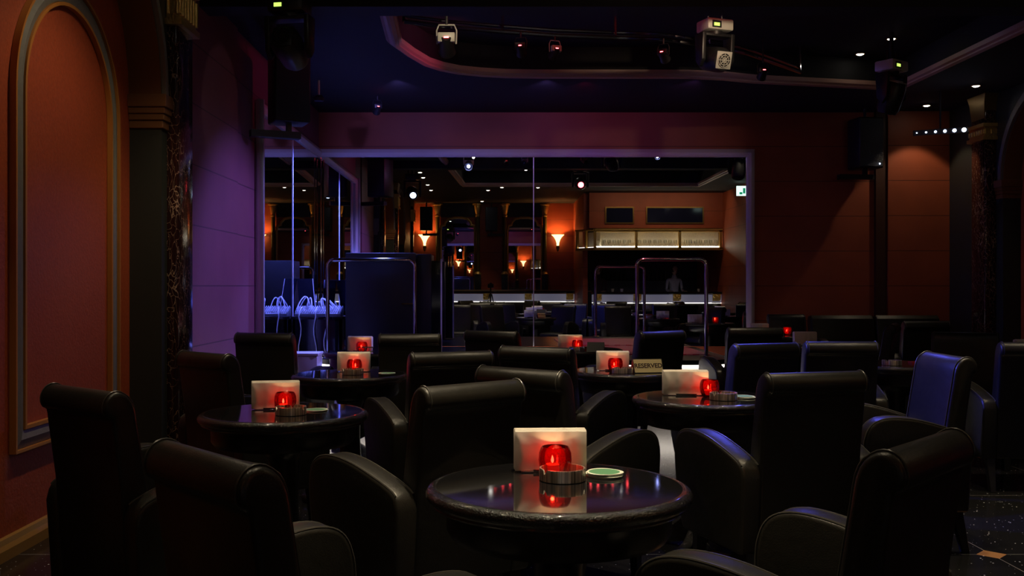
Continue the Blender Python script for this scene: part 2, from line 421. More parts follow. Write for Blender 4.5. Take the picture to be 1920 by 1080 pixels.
COFF = [(-0.57, 3.7), (4.45, 3.7), (4.45, 8.0), (4.42, 10.58), (2.75, 10.2), (2.4, 10.05), (2.01, 9.97), (0.5, 9.96), (0.16, 9.94), (-0.1, 9.87), (-0.32, 9.77), (-0.48, 9.62), (-0.61, 9.42), (-0.73, 9.05), (-0.82, 8.68), (-0.78, 7.66), (-0.72, 6.5)]
b = B()
def loop(pts, z):
    vs = [b.bm.verts.new((x, y, z)) for x, y in pts]
    return [b.bm.edges.new((vs[i], vs[(i+1) % len(vs)])) for i in range(len(vs))]
e = loop([(-2.5, -1.5), (6.2, -1.5), (6.2, 12.5), (-2.5, 12.5)], CZ) + loop(COFF, CZ)
bmesh.ops.triangle_fill(b.bm, use_beauty=True, edges=e)
n = len(COFF)
lo = [b.bm.verts.new((x, y, CZ)) for x, y in COFF]; hi = [b.bm.verts.new((x, y, CT)) for x, y in COFF]
for i in range(n): b.bm.faces.new((lo[i], lo[(i+1) % n], hi[(i+1) % n], hi[i]))
b.bm.faces.new(hi)
struct('ceiling', b, MT['ceil'], smooth=0)
prof = [(0.03, 0.012), (0.03, -0.03), (0.012, -0.045), (0.012, -0.06), (-0.02, -0.072), (-0.045, -0.06), (-0.045, -0.045), (-0.075, -0.038), (-0.095, -0.02), (-0.11, 0.0), (-0.11, 0.012)]
b = B().sweep([Vector(p) for p in COFF], prof, lambda u, v, h: Vector((u, v, CZ + h)), closed=True)
struct('trim_1', b, mat('coffer_moulding', (0.42, 0.24, 0.18), 0.4), smooth=25)
struct('trim_2', B().box(-2.2, 5.95, 7.2, 7.45, 3.32, CT), MT['ceil'], smooth=0)

# back wall with its lighter right section
struct('wall_back', B().box(-2.5, 6.2, YB + 0.02, 12.5, 0, CZ), MT['wall'], smooth=0)
struct('wall_back_right', B().box(4.98, 6.0, YB - 0.07, YB + 0.02, 0, CZ), MT['wall'], smooth=0)
struct('trim_3', B().box(4.84, 4.97, YB - 0.04, YB + 0.02, 0, CZ), mat('dark_reveal', (0.05, 0.014, 0.008), 0.5), smooth=0)
# left wall: plaster part beyond the arcade, with a shallow step
struct('wall_left_far', B().box(-2.4, XLB, 6.62, 12.4, 0, CZ).box(-2.3, XLB + 0.02, 6.62, 8.30, 0, CZ), MT['wall_far'], smooth=0)

def arcade(side, xr, xf, y0, y1, opens, name, wall_ends, k0):
    """recessed plaster wall behind a dark front with arched openings; side=+1 faces +X"""
    s = side
    F = lambda u, v, w: Vector((w, u, v))
    struct('wall_%s_recess' % name, B().box(min(xr, xr - s*0.12), max(xr, xr - s*0.12), y0, y1, 0, CZ), MT['panel'], smooth=0)
    b = B(); sof = B(); arc = B()
    cuts = sorted(opens); ys = [wall_ends[0]] + [c for o in cuts for c in o] + [wall_ends[1]]
    for i in range(0, len(ys), 2):
        b.box(min(xr, xf), max(xr, xf), ys[i], ys[i+1], 0, CZ)
    zs = 2.45
    for a, c in cuts:
        r = (c-a)/2; m = (a+c)/2; K = 20
        RZ = min(r, 0.94); pts = [(m + r*math.cos(PI*k/K), zs + RZ*math.sin(PI*k/K)) for k in range(K+1)]
        for k in range(K):
            (u0, v0), (u1, v1) = pts[k], pts[k+1]
            b.prism([(u0, v0), (u1, v1), (u1, CZ), (u0, CZ)], F, min(xr, xf), max(xr, xf))
        # brown soffit lining and grey archivolt
        sof.sweep([(u, v) for u, v in pts], [(0, 0.0), (0.012, 0.0), (0.012, 0.2), (0, 0.2)], lambda u, v, h: Vector((xr + s*h, u, v)))
        q = [(m + (r+0.005)*math.cos(PI*k/K), zs + (RZ+0.005)*math.sin(PI*k/K)) for k in range(K+1)]
        arc.sweep(q, [(0, 0.0), (-0.10, 0.0), (-0.10, 0.012), (-0.075, 0.02), (-0.02, 0.03), (0, 0.03)], lambda u, v, h: Vector((xf + s*h, u, v)))
    struct('wall_%s_arcade' % name, b, MT['green'], smooth=0)
    struct('trim_%d' % k0, sof, MT['brown'], smooth=30)
    struct('trim_%d' % (k0+1), arc, MT['grey'], smooth=30)
    cp = B()
    for a, c in cuts:
        for yy, d in ((a, -1), (c, 1)):
            for j, (z0, z1, pr) in enumerate(((2.24, 2.29, 0.012), (2.29, 2.33, 0.022), (2.33, 2.37, 0.03), (2.37, 2.45, 0.04))):
                ya, yb = sorted((yy - d*pr, yy + d*0.14)); xa, xb = sorted((xr + s*0.0, xf + s*pr))
                cp.box(xa, xb, ya, yb, z0, z1)
    struct('trim_%d' % (k0+2), cp, MT['brown'], smooth=0, bevel=0.004, bseg=1)
    bb = B()
    for a, c in cuts:
        bb.prism([(0, 0), (0.035, 0), (0.035, 0.05), (0.022, 0.07), (0.018, 0.095), (0, 0.1)], lambda u, v, w: Vector((xr + s*u, w, v)), a, c)
    struct('baseboard_%s' % name, bb, mat('gold_baseboard_' + name, (0.42, 0.22, 0.06), 0.35, 0.3), smooth=20)

arcade(1, XL, XLF, -1.5, 6.62, [(1.46, 3.40), (3.95, 6.08)], 'left', (-1.5, 6.62), 4)
arcade(-1, XR, XRF, -1.5, 12.4, [(9.15, 10.95)], 'right', (3.8, 12.3), 8)
# raised arched panel frame on the left recess, ochre edged
for (c0, hw) in ((5.20, 0.585), (2.44, 0.585)):
    z0 = 0.53; zs = 2.20; K = 28
    path = [(c0 - hw, z0)] + [(c0 - hw*math.cos(PI*k/K), zs + hw*1.02*math.sin(PI*k/K)) for k in range(K+1)] + [(c0 + hw, z0)]
    fr = thing('arched_wall_frame', ('tall grey arched moulding framing the red panel on the left wall' if c0 > 4 else 'grey arched moulding on the red left wall nearer the bar'), 'wall moulding')
    FN = lambda u, v, h: Vector((XL + h, u, v))
    B().sweep(path, [(-0.042, 0.002), (-0.042, 0.02), (0.0, 0.032), (0.042, 0.02), (0.042, 0.002)], FN, closed=True).build('moulding', MT['grey'], fr, smooth=20)
    B().sweep(path, [(0.044, 0.002), (0.044, 0.035), (0.058, 0.035), (0.058, 0.002)], FN, closed=True).build('outer_bead', MT['orange_edge'], fr, smooth=20)
    B().sweep(path, [(-0.062, 0.002), (-0.062, 0.03), (-0.044, 0.03), (-0.044, 0.002)], FN, closed=True).build('inner_bead', MT['orange_edge'], fr, smooth=20)
# corbel beyond the marble column
struct('trim_12', B().box(-2.2, -2.06, 6.56, 6.66, 2.26, 2.5).box(-2.2, -2.08, 6.56, 6.65, 2.2, 2.26), MT['grey'], smooth=0)

def marble_column(x0, x1, y0, y1, label, capz=2.93, ch=0.24):
    t = thing('marble_column', label, 'column', ((x0+x1)/2, (y0+y1)/2, 0), 0, 'marble columns along the side walls')
    L = lambda bb, *a: bb
    cx, cy = (x0+x1)/2, (y0+y1)/2; hx, hy = (x1-x0)/2, (y1-y0)/2
    B().box(-hx, hx, -hy, hy, 0.15, CZ).build('shaft', MT['marble'], t, bevel=0.02, bseg=3)
    B().box(-hx-0.03, hx+0.03, -hy-0.03, hy+0.03, 0, 0.13).box(-hx-0.015, hx+0.015, -hy-0.015, hy+0.015, 0.13, 0.17).build('base', MT['wood'], t, bevel=0.008)
    c = B(); g = 0.014
    c.box(-hx-g, hx+g, -hy-g, hy+g, capz+0.02, capz+ch)
    c.box(-hx-g-0.02, hx+g+0.02, -hy-g-0.02, hy+g+0.02, capz-0.02, capz+0.02)
    c.box(-hx-g-0.02, hx+g+0.02, -hy-g-0.02, hy+g+0.02, capz+ch, capz+ch+0.04)
    # row of upright flutes round the band
    for k in range(7):
        yy = -hy - 0.01 + (2*hy + 0.02)*k/6
        for sx in (-1, 1): c.cyl((sx*(hx+g), yy, capz+0.05), (sx*(hx+g), yy, capz+ch-0.03), 0.014, 8)
    for k in range(3):
        xx = -hx + 2*hx*k/2
        for sy in (-1, 1): c.cyl((xx, sy*(hy+g), capz+0.05), (xx, sy*(hy+g), capz+ch-0.03), 0.012, 8)
    c.build('capital', MT['gold'], t)
    tp = B(); z0 = capz + ch + 0.04; k1 = 0.012; k2 = 0.05
    A = [tp.bm.verts.new((a*(hx-0.004), b_*(hy-0.02), z0)) for a, b_ in ((-1,-1),(1,-1),(1,1),(-1,1))]
    Bq = [tp.bm.verts.new((a*(hx+k1), b_*(hy+k1), CZ-0.10)) for a, b_ in ((-1,-1),(1,-1),(1,1),(-1,1))]
    Cq = [tp.bm.verts.new((a*(hx+k1+0.01), b_*(hy+k2), CZ)) for a, b_ in ((-1,-1),(1,-1),(1,1),(-1,1))]
    for P_, Q_ in ((A, Bq), (Bq, Cq)):
        for q in range(4): tp.bm.faces.new((P_[q], P_[(q+1) % 4], Q_[(q+1) % 4], Q_[q]))
    tp.bm.faces.new(A[::-1]); tp.bm.faces.new(Cq)
    tp.build('capital_flare', MT['brass'], t)
    return t
marble_column(-2.10, -1.98, 6.18, 6.50, 'veined red marble column with gold capital left of the purple wall')
marble_column(-2.10, -1.98, 3.54, 3.86, 'veined marble column between the two left wall arches')
marble_column(-2.10, -1.98, -0.75, -0.43, 'veined marble column on the left wall near the bar end')
marble_column(5.62, 5.76, 11.1, 11.42, 'veined marble column with gold band at the far right corner', 2.94, 0.13)

# ------------------------------------------------------------------ mirrors
mir = thing('wall_mirror', 'huge wall mirror behind the stage reflecting the bar', 'mirror', (0, YB, 0))
B().box(-2.17, 0.538, -0.010, 0.0, 0.5, 2.88).build('mirror_pane', MT['mirror'], mir, smooth=0)
B().box(0.542, 3.22, -0.010, 0.0, 0.5, 2.88).build('mirror_pane', MT['mirror'], mir, smooth=0)
B().box(0.534, 0.546, -0.016, -0.011, 0.5, 2.88).build('seam', MT['seam'], mir, smooth=0)
fprof = [(0, 0), (0, 0.03), (0.02, 0.05), (0.05, 0.06), (0.08, 0.05), (0.10, 0.03), (0.10, 0)]
FNB = lambda u, v, h: Vector((u, -h, v))
B().sweep([(3.22, 0.5), (3.22, 2.88), (-2.17, 2.88)], [(-o, h) for o, h in fprof], FNB).build('frame', MT['frame'], mir, smooth=30)
m2 = thing('side_mirror', 'wall mirror on the left wall beside the mixing desk', 'mirror', (XLB, 0, 0))
B().box(0.0, 0.010, 9.12, 10.64, 0.3, 2.88).build('mirror_pane', MT['mirror'], m2, smooth=0)
B().box(0.0, 0.010, 10.66, YB - 0.02, 0.3, 2.88).build('mirror_pane', MT['mirror'], m2, smooth=0)
B().box(0.011, 0.016, 10.64, 10.66, 0.3, 2.88).build('seam', MT['seam'], m2, smooth=0)
FNL = lambda u, v, h: Vector((h, u, v))
B().sweep([(9.12, 0.3), (9.12, 2.88), (YB-0.07, 2.88)], fprof, FNL).build('frame', MT['frame'], m2, smooth=30)
po = thing('wall_post', 'slim silvery metal post at the near edge of the side mirror', 'post', (-2.12, 8.99, 0))
B().box(-0.03, 0.035, -0.02, 0.02, 0.0, 2.98).build('post', mat('satin_metal', (0.7, 0.72, 0.75), 0.35, 0.7), po, bevel=0.006)
tag(B().cyl((-2.12, 12.2, 0.5), (-2.12, 12.2, 2.86), 0.008, 8).build('corner_pole', MT['chrome']), 'thin chrome pole in the mirrored corner', 'pole')

# ------------------------------------------------------------------ stage
st = thing('stage', 'low dance stage in front of the big mirror with white lit edge', 'stage', (0, 0, 0))
def rrect(x0, x1, y0, y1, r, K=8):
    out = []
    for cx, cy, a0 in ((x1-r, y1-0.01, None), (x0+r, y1-0.01, None), (x0+r, y0+r, PI), (x1-r, y0+r, 1.5*PI)):
        if a0 is None: out.append((x1 if cx > (x0+x1)/2 else x0, y1))
        else: out += [(cx + r*math.cos(a0 + PI/2*k/K), cy + r*math.sin(a0 + PI/2*k/K)) for k in range(K+1)]
    return out
G3 = lambda u, v, w: Vector((u, v, w))
SG = lambda g: [(2.5+g, 12.22), (-1.56-g, 12.22), (-1.56-g, 10.43), (-1.80-g, 10.43)] + [(-1.45 - 0.35*math.cos(PI/2*k/8) - g*(1-k/8), 10.35 - 0.35*math.sin(PI/2*k/8) - g*k/8) for k in range(9)] + [(2.15 + 0.35*math.sin(PI/2*k/8) + g*k/8, 10.35 - 0.35*math.cos(PI/2*k/8) - g*(1-k/8)) for k in range(9)]
B().prism(SG(-0.06), G3, 0.0, 0.43).build('base', MT['stagefront'], st, smooth=30)
B().prism(SG(0.04), G3, 0.45, 0.50).build('platform', MT['wood'], st, smooth=30)
B().prism(SG(0.025), G3, 0.42, 0.45).build('edge_light', MT['led'], st, smooth=30)
B().box(0.9, 2.4, 10.7, 12.2, 0.501, 0.512).build('red_carpet', MT['stage'], st, smooth=0)

def rail(x0, x1, y, top, label, rz=0.0):
    t = thing('chrome_rail', label, 'rail', ((x0+x1)/2, y, 0.512), rz, 'inverted U rails on the stage')
    h = (x1-x0)/2; H = top-0.512; r = 0.07; pts = [(-h, 0, 0.01)]
    for k in range(7): a = PI - PI/2*k/6; pts.append((-h+r + r*math.cos(a), 0, H-r + r*math.sin(a)))
    for k in range(7): a = PI/2 - PI/2*k/6; pts.append((h-r + r*math.cos(a), 0, H-r + r*math.sin(a)))
    pts.append((h, 0, 0.01))
    B().tube(pts, 0.021, 12).build('tube', MT['chrome'], t, smooth=60)
    for sx in (-1, 1): B().lathe([(0, 0), (0.07, 0), (0.07, 0.008), (0.03, 0.015), (0, 0.015)], 20, (sx*h, 0, 0)).build('floor_flange', MT['chrome'], t)
    return t
rail(-1.70, -0.79, 10.18, 1.53, 'polished chrome rail in front of the tall black cabinet')
rail(1.54, 2.26, 10.25, 1.54, 'polished chrome rail on the right end of the stage', R(-3))

cb = thing('black_cabinet', 'tall glossy black cabinet on the stage behind the left chrome rail', 'cabinet', (0, 0, 0.512))
B().box(-1.55, -0.80, 10.42, 11.0, 0.0, 1.10).build('body', MT['plastic'], cb, bevel=0.008)
B().box(-0.79, -0.64, 10.50, 11.0, 0.0, 1.09).build('side_column', MT['plastic'], cb, bevel=0.008)
B().box(-0.95, -0.82, 10.405, 10.42, 0.55, 0.565).build('handle', MT['chrome'], cb)
gp = thing('glass_screen', 'narrow upright glass screen with blue lit edge right of the black cabinet', 'screen', (-0.565, 10.6, 0.512), R(4))
B().box(-0.10, 0.02, -0.01, 0.01, 0.0, 1.02).build('glass_pane', MT['gloss'], gp)
B().box(0.02, 0.038, -0.014, 0.012, 0.0, 1.04).build('metal_edge', MT['seam'], gp)

# mixing desk in the mirrored corner
dk = thing('mixing_desk', 'black desk in the mirrored corner behind the left chairs', 'desk', (-1.86, 10.50, 0))
B().box(-0.27, 0.26, -0.02, 0.0, 0.0, 0.90).box(-0.27, -0.24, -0.02, 0.55, 0, 0.9).box(0.23, 0.26, -0.02, 0.55, 0, 0.9).build('body', MT['gloss'], dk)
B().box(-0.28, 0.27, -0.04, 0.60, 0.90, 0.93).build('desk_top', MT['gloss'], dk, bevel=0.006)
mx_ = thing('mixing_console', 'long mixing console with rows of knobs on the corner desk', 'mixer', (-1.86, 10.58, 0.93))
B().prism([(-0.04, 0), (0.18, 0), (0.18, 0.10), (-0.04, 0.03)], lambda u, v, w: Vector((w, u, v)), -0.26, 0.24).build('console_body', mat('console_grey', (0.16, 0.17, 0.2), 0.35), mx_, bevel=0.004)
kb = B()
for i in range(22):
    for j in range(6):
        y = -0.02 + j*0.034; z = 0.036 + (y+0.04)/0.22*0.07
        kb.cyl((-0.25 + i*0.023, y, z-0.004), (-0.25 + i*0.023, y-0.004, z+0.014), 0.006, 6)
tag(kb.build('knobs', MT['cable'], mx_), kind='stuff')
cbm = thing('laptop', 'dark flat screen standing at the left end of the corner desk', 'laptop', (-2.03, 10.86, 0.93), R(35))
B().box(-0.09, 0.09, 0, 0.01, 0.0, 0.42, Matrix.Rotation(R(-12), 4, 'X')).build('screen_lid', MT['gloss'], cbm)
B().box(0.09, 0.096, -0.002, 0.012, 0.0, 0.42, Matrix.Rotation(R(-12), 4, 'X')).build('metal_edge', MT['seam'], cbm)
for k in range(9):
    x = -2.10 + k*0.055; c = B()
    down = k in (1, 4, 6)
    p0 = Vector((x, 10.56 + 0.03*(k % 3), 1.005)); pm = Vector((-2.02 + 0.02*k, 10.70, 1.19 - 0.008*k)); p1 = Vector((x + 0.12*math.cos(k*1.3), 10.72, 1.03))
    pts = [(1-i/10)**2*p0 + 2*(i/10)*(1-i/10)*(pm + Vector((0, 0, 0.08))) + (i/10)**2*p1 for i in range(11)]
    if down:
        pts = [Vector((x + 0.015*math.sin(i*0.9 + k), 10.445 - 0.01*math.sin(i*1.3), 0.30 + 0.063*i)) for i in range(11)] + [Vector((x, 10.46, 0.99)), Vector((x + 0.01, 10.52, 1.03)), Vector((x+0.02, 10.60, 1.01))]
    tag(c.tube(pts, 0.006, 6).build('cable', MT['cable']), ('white cable hanging down the front of the corner desk' if down else 'white cable arching over the mixing console'), 'cable', ('cables hanging down the desk' if down else 'cables arching over the mixer'))
wb = thing('white_pedestal', 'small white box pedestal beside the corner desk', 'pedestal', (-1.74, 9.25, 0))
B().box(-0.12, 0.12, -0.14, 0.14, 0.0, 0.60).build('body', MT['white'], wb, bevel=0.006)
B().box(-0.13, 0.13, -0.15, 0.15, 0.605, 0.63).build('top', MT['white'], wb, bevel=0.004)

# ================================================================== CEILING EQUIPMENT
def mk_down():
    t = thing('downlight', 'x', 'ceiling light')
    B().lathe([(0.036, 0.004), (0.036, -0.002), (0.05, -0.008), (0.055, 0.0), (0.055, 0.004)], 20).build('ring', MT['brass'], t)
    B().lathe([(0, -0.016), (0.022, -0.013), (0.036, -0.005), (0.036, 0.003), (0, 0.003)], 20).build('bulb', MT['lamp'], t)
    return t
DL = []   # x, y, z, watts, label
ORD = ('first', 'second', 'third', 'fourth', 'fifth', 'sixth', 'seventh')
for k, y in enumerate((5.8, 4.9, 3.5, 2.3)):
    DL.append((-1.36, y, CZ, (45, 44, 30, 25)[k], 'ceiling light of the row along the left wall, %s from the big mirror' % ORD[k]))
for k, (x, y) in enumerate(((-0.3, 4.3), (0.74, 4.1), (1.68, 4.4), (2.7, 4.5))):
    DL.append((x, y, CT, 95, 'mirrored ceiling light in the lower row of the raised ceiling, %s from left' % ORD[k]))
for k, (x, y) in enumerate(((0.84, 5.25), (1.93, 5.5), (3.07, 5.5), (4.2, 5.5))):
    DL.append((x, y, CT, 95, 'mirrored ceiling light in the upper row of the raised ceiling, %s from left' % ORD[k]))
DL += [(-0.3, 6.2, CT, 80, 'ceiling light near the left end of the raised ceiling, before the beam'), (1.0, 6.6, CT, 80, 'ceiling light in the middle of the raised ceiling, before the beam'),
       (0.0, 8.02, CT, 95, 'ceiling light behind the beam above the left spotlight'), (2.2, 7.95, CT, 95, 'ceiling light behind the beam above the big moving head'),  # both added out of view to brighten the fixtures below
       (-0.06, 2.3, CZ, 40, 'mirrored ceiling light above the left gilded arch, in front of the bar'), (-0.22, -0.6, CZ, 20, 'mirrored ceiling light closest to the bar wall, over the tripod'),
       (1.05, 2.9, CZ, 30, 'mirrored ceiling light above the right gilded arch'), (0.25, 2.95, CZ, 300, 'ceiling light right above the nearest table'), (4.95, 6.0, CZ, 25, 'ceiling light near the exit sign, at the right mirror frame'),
       (3.95, 9.62, CT, 20, 'ceiling light inside the raised ceiling, upper of the right pair'), (3.88, 10.25, CT, 12, 'ceiling light inside the raised ceiling, lower of the right pair'),
       (5.30, 10.66, CZ, 12, 'recessed ceiling light nearest the right corner column'), (5.28, 11.82, CZ, 17, 'recessed ceiling light above the back right wall section')]
for x, y, z, wt, lb in DL:
    o = place('down', mk_down, lb, (x, y, z - 0.004), 0, 'small recessed ceiling lights')
    spot('downlight_beam', (x, y, z - 0.04), (x, y, 0), wt, WARM, 92 if y > 11.7 else (118 if y == 4.9 else 72 if x < -1 else 50), 0.25 if y > 11.7 else 0.6, 0.03)

def mk_head(tilt=25, lens='gloss', body='silverp'):
    """moving-head stage light hanging base-up; tilt turns the lens from straight down towards +Y"""
    t = thing('moving_head', 'x', 'stage light')
    B().box(-0.13, 0.13, -0.10, 0.10, -0.10, 0.0).build('base', MT[body], t, bevel=0.015)
    B().box(-0.09, 0.0, -0.106, -0.1, -0.085, -0.025).build('control_panel', MT['plastic'], t)
    B().box(-0.075, -0.02, -0.110, -0.104, -0.072, -0.045).build('display', MT['display'], t)
    B().lathe([(0, 0), (0.07, 0), (0.07, -0.03), (0, -0.03)], 20, (0, 0, -0.10)).build('pan_joint', MT['plastic'], t)
    for sx in (-1, 1):
        B().prism([(-0.07, -0.12), (0.07, -0.12), (0.055, -0.36), (0.0, -0.42), (-0.055, -0.36)], lambda u, v, w: Vector((w, u, v)), sx*0.125, sx*0.165).build('yoke_arm', MT['plastic'], t, bevel=0.01)
    B().box(-0.165, 0.165, -0.06, 0.06, -0.15, -0.12).build('yoke_bar', MT['plastic'], t, bevel=0.01)
    Mx = Matrix.Translation((0, 0, -0.34)) @ Matrix.Rotation(R(tilt), 4, 'X')
    h = B().lathe([(0, -0.16), (0.085, -0.16), (0.105, -0.12), (0.11, 0.02), (0.108, 0.10), (0.09, 0.14), (0, 0.14)], 28, M=Mx).build('head', MT['plastic'], t)
    B().box(-0.075, 0.075, -0.075, 0.075, 0.139, 0.150, Mx).build('fan_plate', MT[body], h, bevel=0.006)
    g = B().lathe([(0, 0.1505), (0.062, 0.1505), (0.062, 0.153), (0, 0.153)], 24, M=Mx)
    g.build('fan_opening', MT['plastic'], h)
    g = B()
    for rr in (0.022, 0.042, 0.060): g.tube([Mx @ Vector((rr*math.cos(a), rr*math.sin(a), 0.156)) for a in [2*PI*i/20 for i in range(20)]], 0.0035, 6, closed=True)
    for i in range(4): g.tube([Mx @ Vector((0.062*math.cos(PI*i/4), 0.062*math.sin(PI*i/4), 0.156)), Mx @ Vector((-0.062*math.cos(PI*i/4), -0.062*math.sin(PI*i/4), 0.156))], 0.0035, 6)
    g.build('fan_guard', MT[body], h)
    B().lathe([(0, -0.166), (0.05, -0.166), (0.055, -0.160), (0.055, -0.155)], 20, M=Mx).build('lens', MT[lens], h)
    for sx in (-1, 1): B().cyl((sx*0.07, 0, 0), (sx*0.07, 0, 0.10), 0.012, 8).build('clamp', MT['chrome'], t)
    return t
mh = place('head', lambda: mk_head(105), 'big moving head stage light with silver fan grille under the raised ceiling', (1.98, 8.62, 3.60), R(20), 'moving head stage lights')
h2 = place('head2', lambda: mk_head(70, 'whitelens', 'plastic'), 'dark moving head stage light with a green display above the speaker', (-1.42, 6.9, 3.28), R(-10), 'moving head stage lights')
B().cyl((0, 0, 0), (0, 0, 0.17), 0.02, 10).build('drop_pole', MT['plastic'], h2)
h3 = place('head3', lambda: mk_head(20), 'dark moving head stage light at the right end of the ceiling trim', (3.86, 9.4, 3.42), R(35), 'moving head stage lights')
B().cyl((0, 0, 0), (0, 0, 0.28), 0.02, 10).build('drop_pole', MT['plastic'], h3)
place('head4', lambda: mk_head(75, 'redlens', 'plastic'), 'dark moving head stage light with a red lens above the tables', (1.75, 5.5, 3.60), R(0), 'moving head stage lights')

def mk_par():
    t = thing('spotlight', 'x', 'stage light')
    Mx = Matrix.Translation((0, 0, -0.26)) @ Matrix.Rotation(R(-62), 4, 'X')
    B().lathe([(0, 0.11), (0.05, 0.11), (0.075, 0.06), (0.085, -0.10), (0.095, -0.12), (0.085, -0.12), (0.075, -0.09), (0, -0.08)], 24, M=Mx).build('can', MT['plastic'], t)
    pts = [(-0.10, 0, -0.26), (-0.105, 0, -0.12), (-0.08, 0, -0.06), (0.08, 0, -0.06), (0.105, 0, -0.12), (0.10, 0, -0.26)]
    B().tube(pts, 0.009, 8).build('yoke', MT['silverp'], t)
    B().box(-0.09, 0.09, 0.02, 0.10, -0.26, -0.16).build('control_box', MT['silverp'], t, bevel=0.01)
    B().box(-0.025, 0.025, 0.10, 0.104, -0.225, -0.208).build('indicator', MT['redlens'], t)
    B().cyl((0, 0, -0.06), (0, 0, 0.04), 0.016, 10).build('clamp', MT['plastic'], t)
    return t, Mx
def par(label, loc, rz, lens, dark=True):
    t, Mx = mk_par()
    if dark:
        for ch in t.children:
            if ch.name.split('.')[0] in ('yoke', 'control_box'): ch.data.materials[0] = MT['plastic']
    t['label'] = label; t['group'] = 'spotlights on the lighting rail'; t.scale = (0.5, 0.5, 0.5); t.location = loc; t.rotation_euler = (0, 0, rz)
    B().lathe([(0, -0.095), (0.03, -0.100), (0.03, -0.098), (0, -0.09)], 20, M=Mx).build('lens', lens, t)
    return t
p1 = par('silver spotlight with a glaring blue beam at the left of the lighting rail', (-0.37, 8.2, 3.50), R(180), MT['bluelens'], False)
p1.scale = (0.8, 0.8, 0.8)
par('dark spotlight with a tiny red indicator left of the middle of the rail', (0.26, 8.42, 3.43), R(170), MT['gloss'])
par('spotlight with small chrome clamps at the middle of the rail', (0.56, 8.52, 3.43), R(200), MT['gloss'], False)
par('dark spotlight with a red indicator beside the big moving head', (1.53, 8.64, 3.43), R(150), MT['gloss'])
p5 = par('dark spotlight right of the big moving head, its blue lens towards the mirror', (2.60, 9.32, 3.42), R(180), MT['bluelens'])
B().cyl((0, 0, 0), (0, 0, 0.45), 0.015, 8).build('drop_pole', MT['plastic'], p5)
cp_ = par('small dark spotlight near the mirrored corner, lighting the desk', (-1.30, 11.2, 3.42), R(200), MT['gloss'])
tr = thing('lighting_rail', 'twin chrome tubes of the lighting rail following the ceiling trim', 'lighting rail', (0, 0, 3.45))
RP = [(-0.72, 8.08), (-0.37, 8.25), (0.1, 8.40), (0.56, 8.53), (1.1, 8.61), (1.53, 8.66), (2.0, 8.90), (2.41, 9.19), (3.17, 10.0)]
B().tube([(x, y, 0.0) for x, y in RP], 0.02, 8).build('tube', MT['chrome'], tr)
B().tube([(x, y + 0.05, 0.06) for x, y in RP], 0.014, 8).build('tube', MT['chrome'], tr)
for x, y in RP[::2]: B().cyl((x, y, 0.0), (x, y, 0.245), 0.012, 8).build('hanger', MT['chrome'], tr)
# row of small red lamps on the crossbeam, facing the mirror
lb_ = thing('red_light_bar', 'bar of small red lamps on the ceiling beam, reflected in the nearest table', 'light bar', (1.2, 8.0, 3.56))
B().box(-1.15, 1.15, -0.045, 0.02, -0.03, 0.03).build('housing', MT['plastic'], lb_)
for x in (-1.0, 0, 1.0): B().cyl((x, 0, 0.03), (x, 0, 0.145), 0.01, 8).build('hanger', MT['plastic'], lb_)
for k in range(19): B().lathe([(0, 0), (0.015, 0.0), (0.015, 0.012), (0, 0.016)], 10, M=Matrix.Translation((-1.12 + k*0.1244, 0.02, 0)) @ Matrix.Rotation(R(-90), 4, 'X')).build('lamp', MT['redlens'], lb_)
wl = thing('white_light_bar', 'short bar of six cold white lamps below the right ceiling', 'light bar', (5.02, 10.9, 2.985), R(-28))
B().box(-0.28, 0.28, 0.0, 0.06, -0.03, 0.03).build('housing', MT['plastic'], wl)
B().tube([(0, 0.03, 0.03), (0, 0.03, 0.46)], 0.01, 8).build('hanger', MT['plastic'], wl)
for k in range(6): B().lathe([(0, 0), (0.006 + 0.0036*k, 0.0), (0.005 + 0.003*k, 0.012), (0, 0.016)], 12, M=Matrix.Translation((-0.24 + k*0.096, 0.0, 0)) @ Matrix.Rotation(R(90), 4, 'X')).build('lamp', MT['whitelens'], wl)

def mk_speaker():
    t = thing('hanging_speaker', 'x', 'speaker')
    B().box(-0.16, 0.16, -0.16, 0.14, 0, 0.62).build('cabinet', MT['plastic'], t, bevel=0.02, bseg=3)
    B().box(-0.145, 0.145, -0.168, -0.160, 0.02, 0.60).build('grille', mat('speaker_grille', (0.018, 0.02, 0.035), 0.5, bump=0.6, bscale=300), t)
    B().box(-0.02, 0.02, -0.03, 0.03, -0.07, 0.0).build('bracket', MT['plastic'], t)
    B().cyl((0, 0, 0.6), (0, 0, 0.75), 0.018, 10).build('hanging_rod', MT['plastic'], t)
    return t
sp_ = place('speaker', mk_speaker, 'black loudspeaker on a wall bracket above the side mirror', (-1.80, 8.7, 2.70), R(25), 'wall speakers')
B().box(-0.34, 0.10, -0.05, 0.05, -0.13, -0.07).build('wall_arm', MT['plastic'], sp_)
sp2 = place('speaker', lambda: None, 'black loudspeaker hanging on the dark part of the back wall', (4.62, 12.05, 2.70), R(8), 'wall speakers')
B().lathe([(0, 0), (0.01, 0), (0, 0.01)], 8, M=Matrix.Translation((0.1, -0.17, 0.05)) @ Matrix.Rotation(R(90), 4, 'X')).build('indicator', MT['whitelens'], sp2)
place('speaker', lambda: None, 'loudspeaker above the left sconce in the mirrored bar wall', (-1.68, -0.95, 2.70), R(180), 'wall speakers')
place('speaker', lambda: None, 'loudspeaker between the two mirrored arches at the bar', (0.02, -1.05, 2.70), R(180), 'wall speakers')
pj = thing('ceiling_sensor', 'small dark device hanging on a short rod right of the speaker', 'sensor', (-1.83, 10.4, 3.45))
B().cyl((0, 0, 0), (0, 0, -0.17), 0.012, 8).build('rod', MT['silverp'], pj)
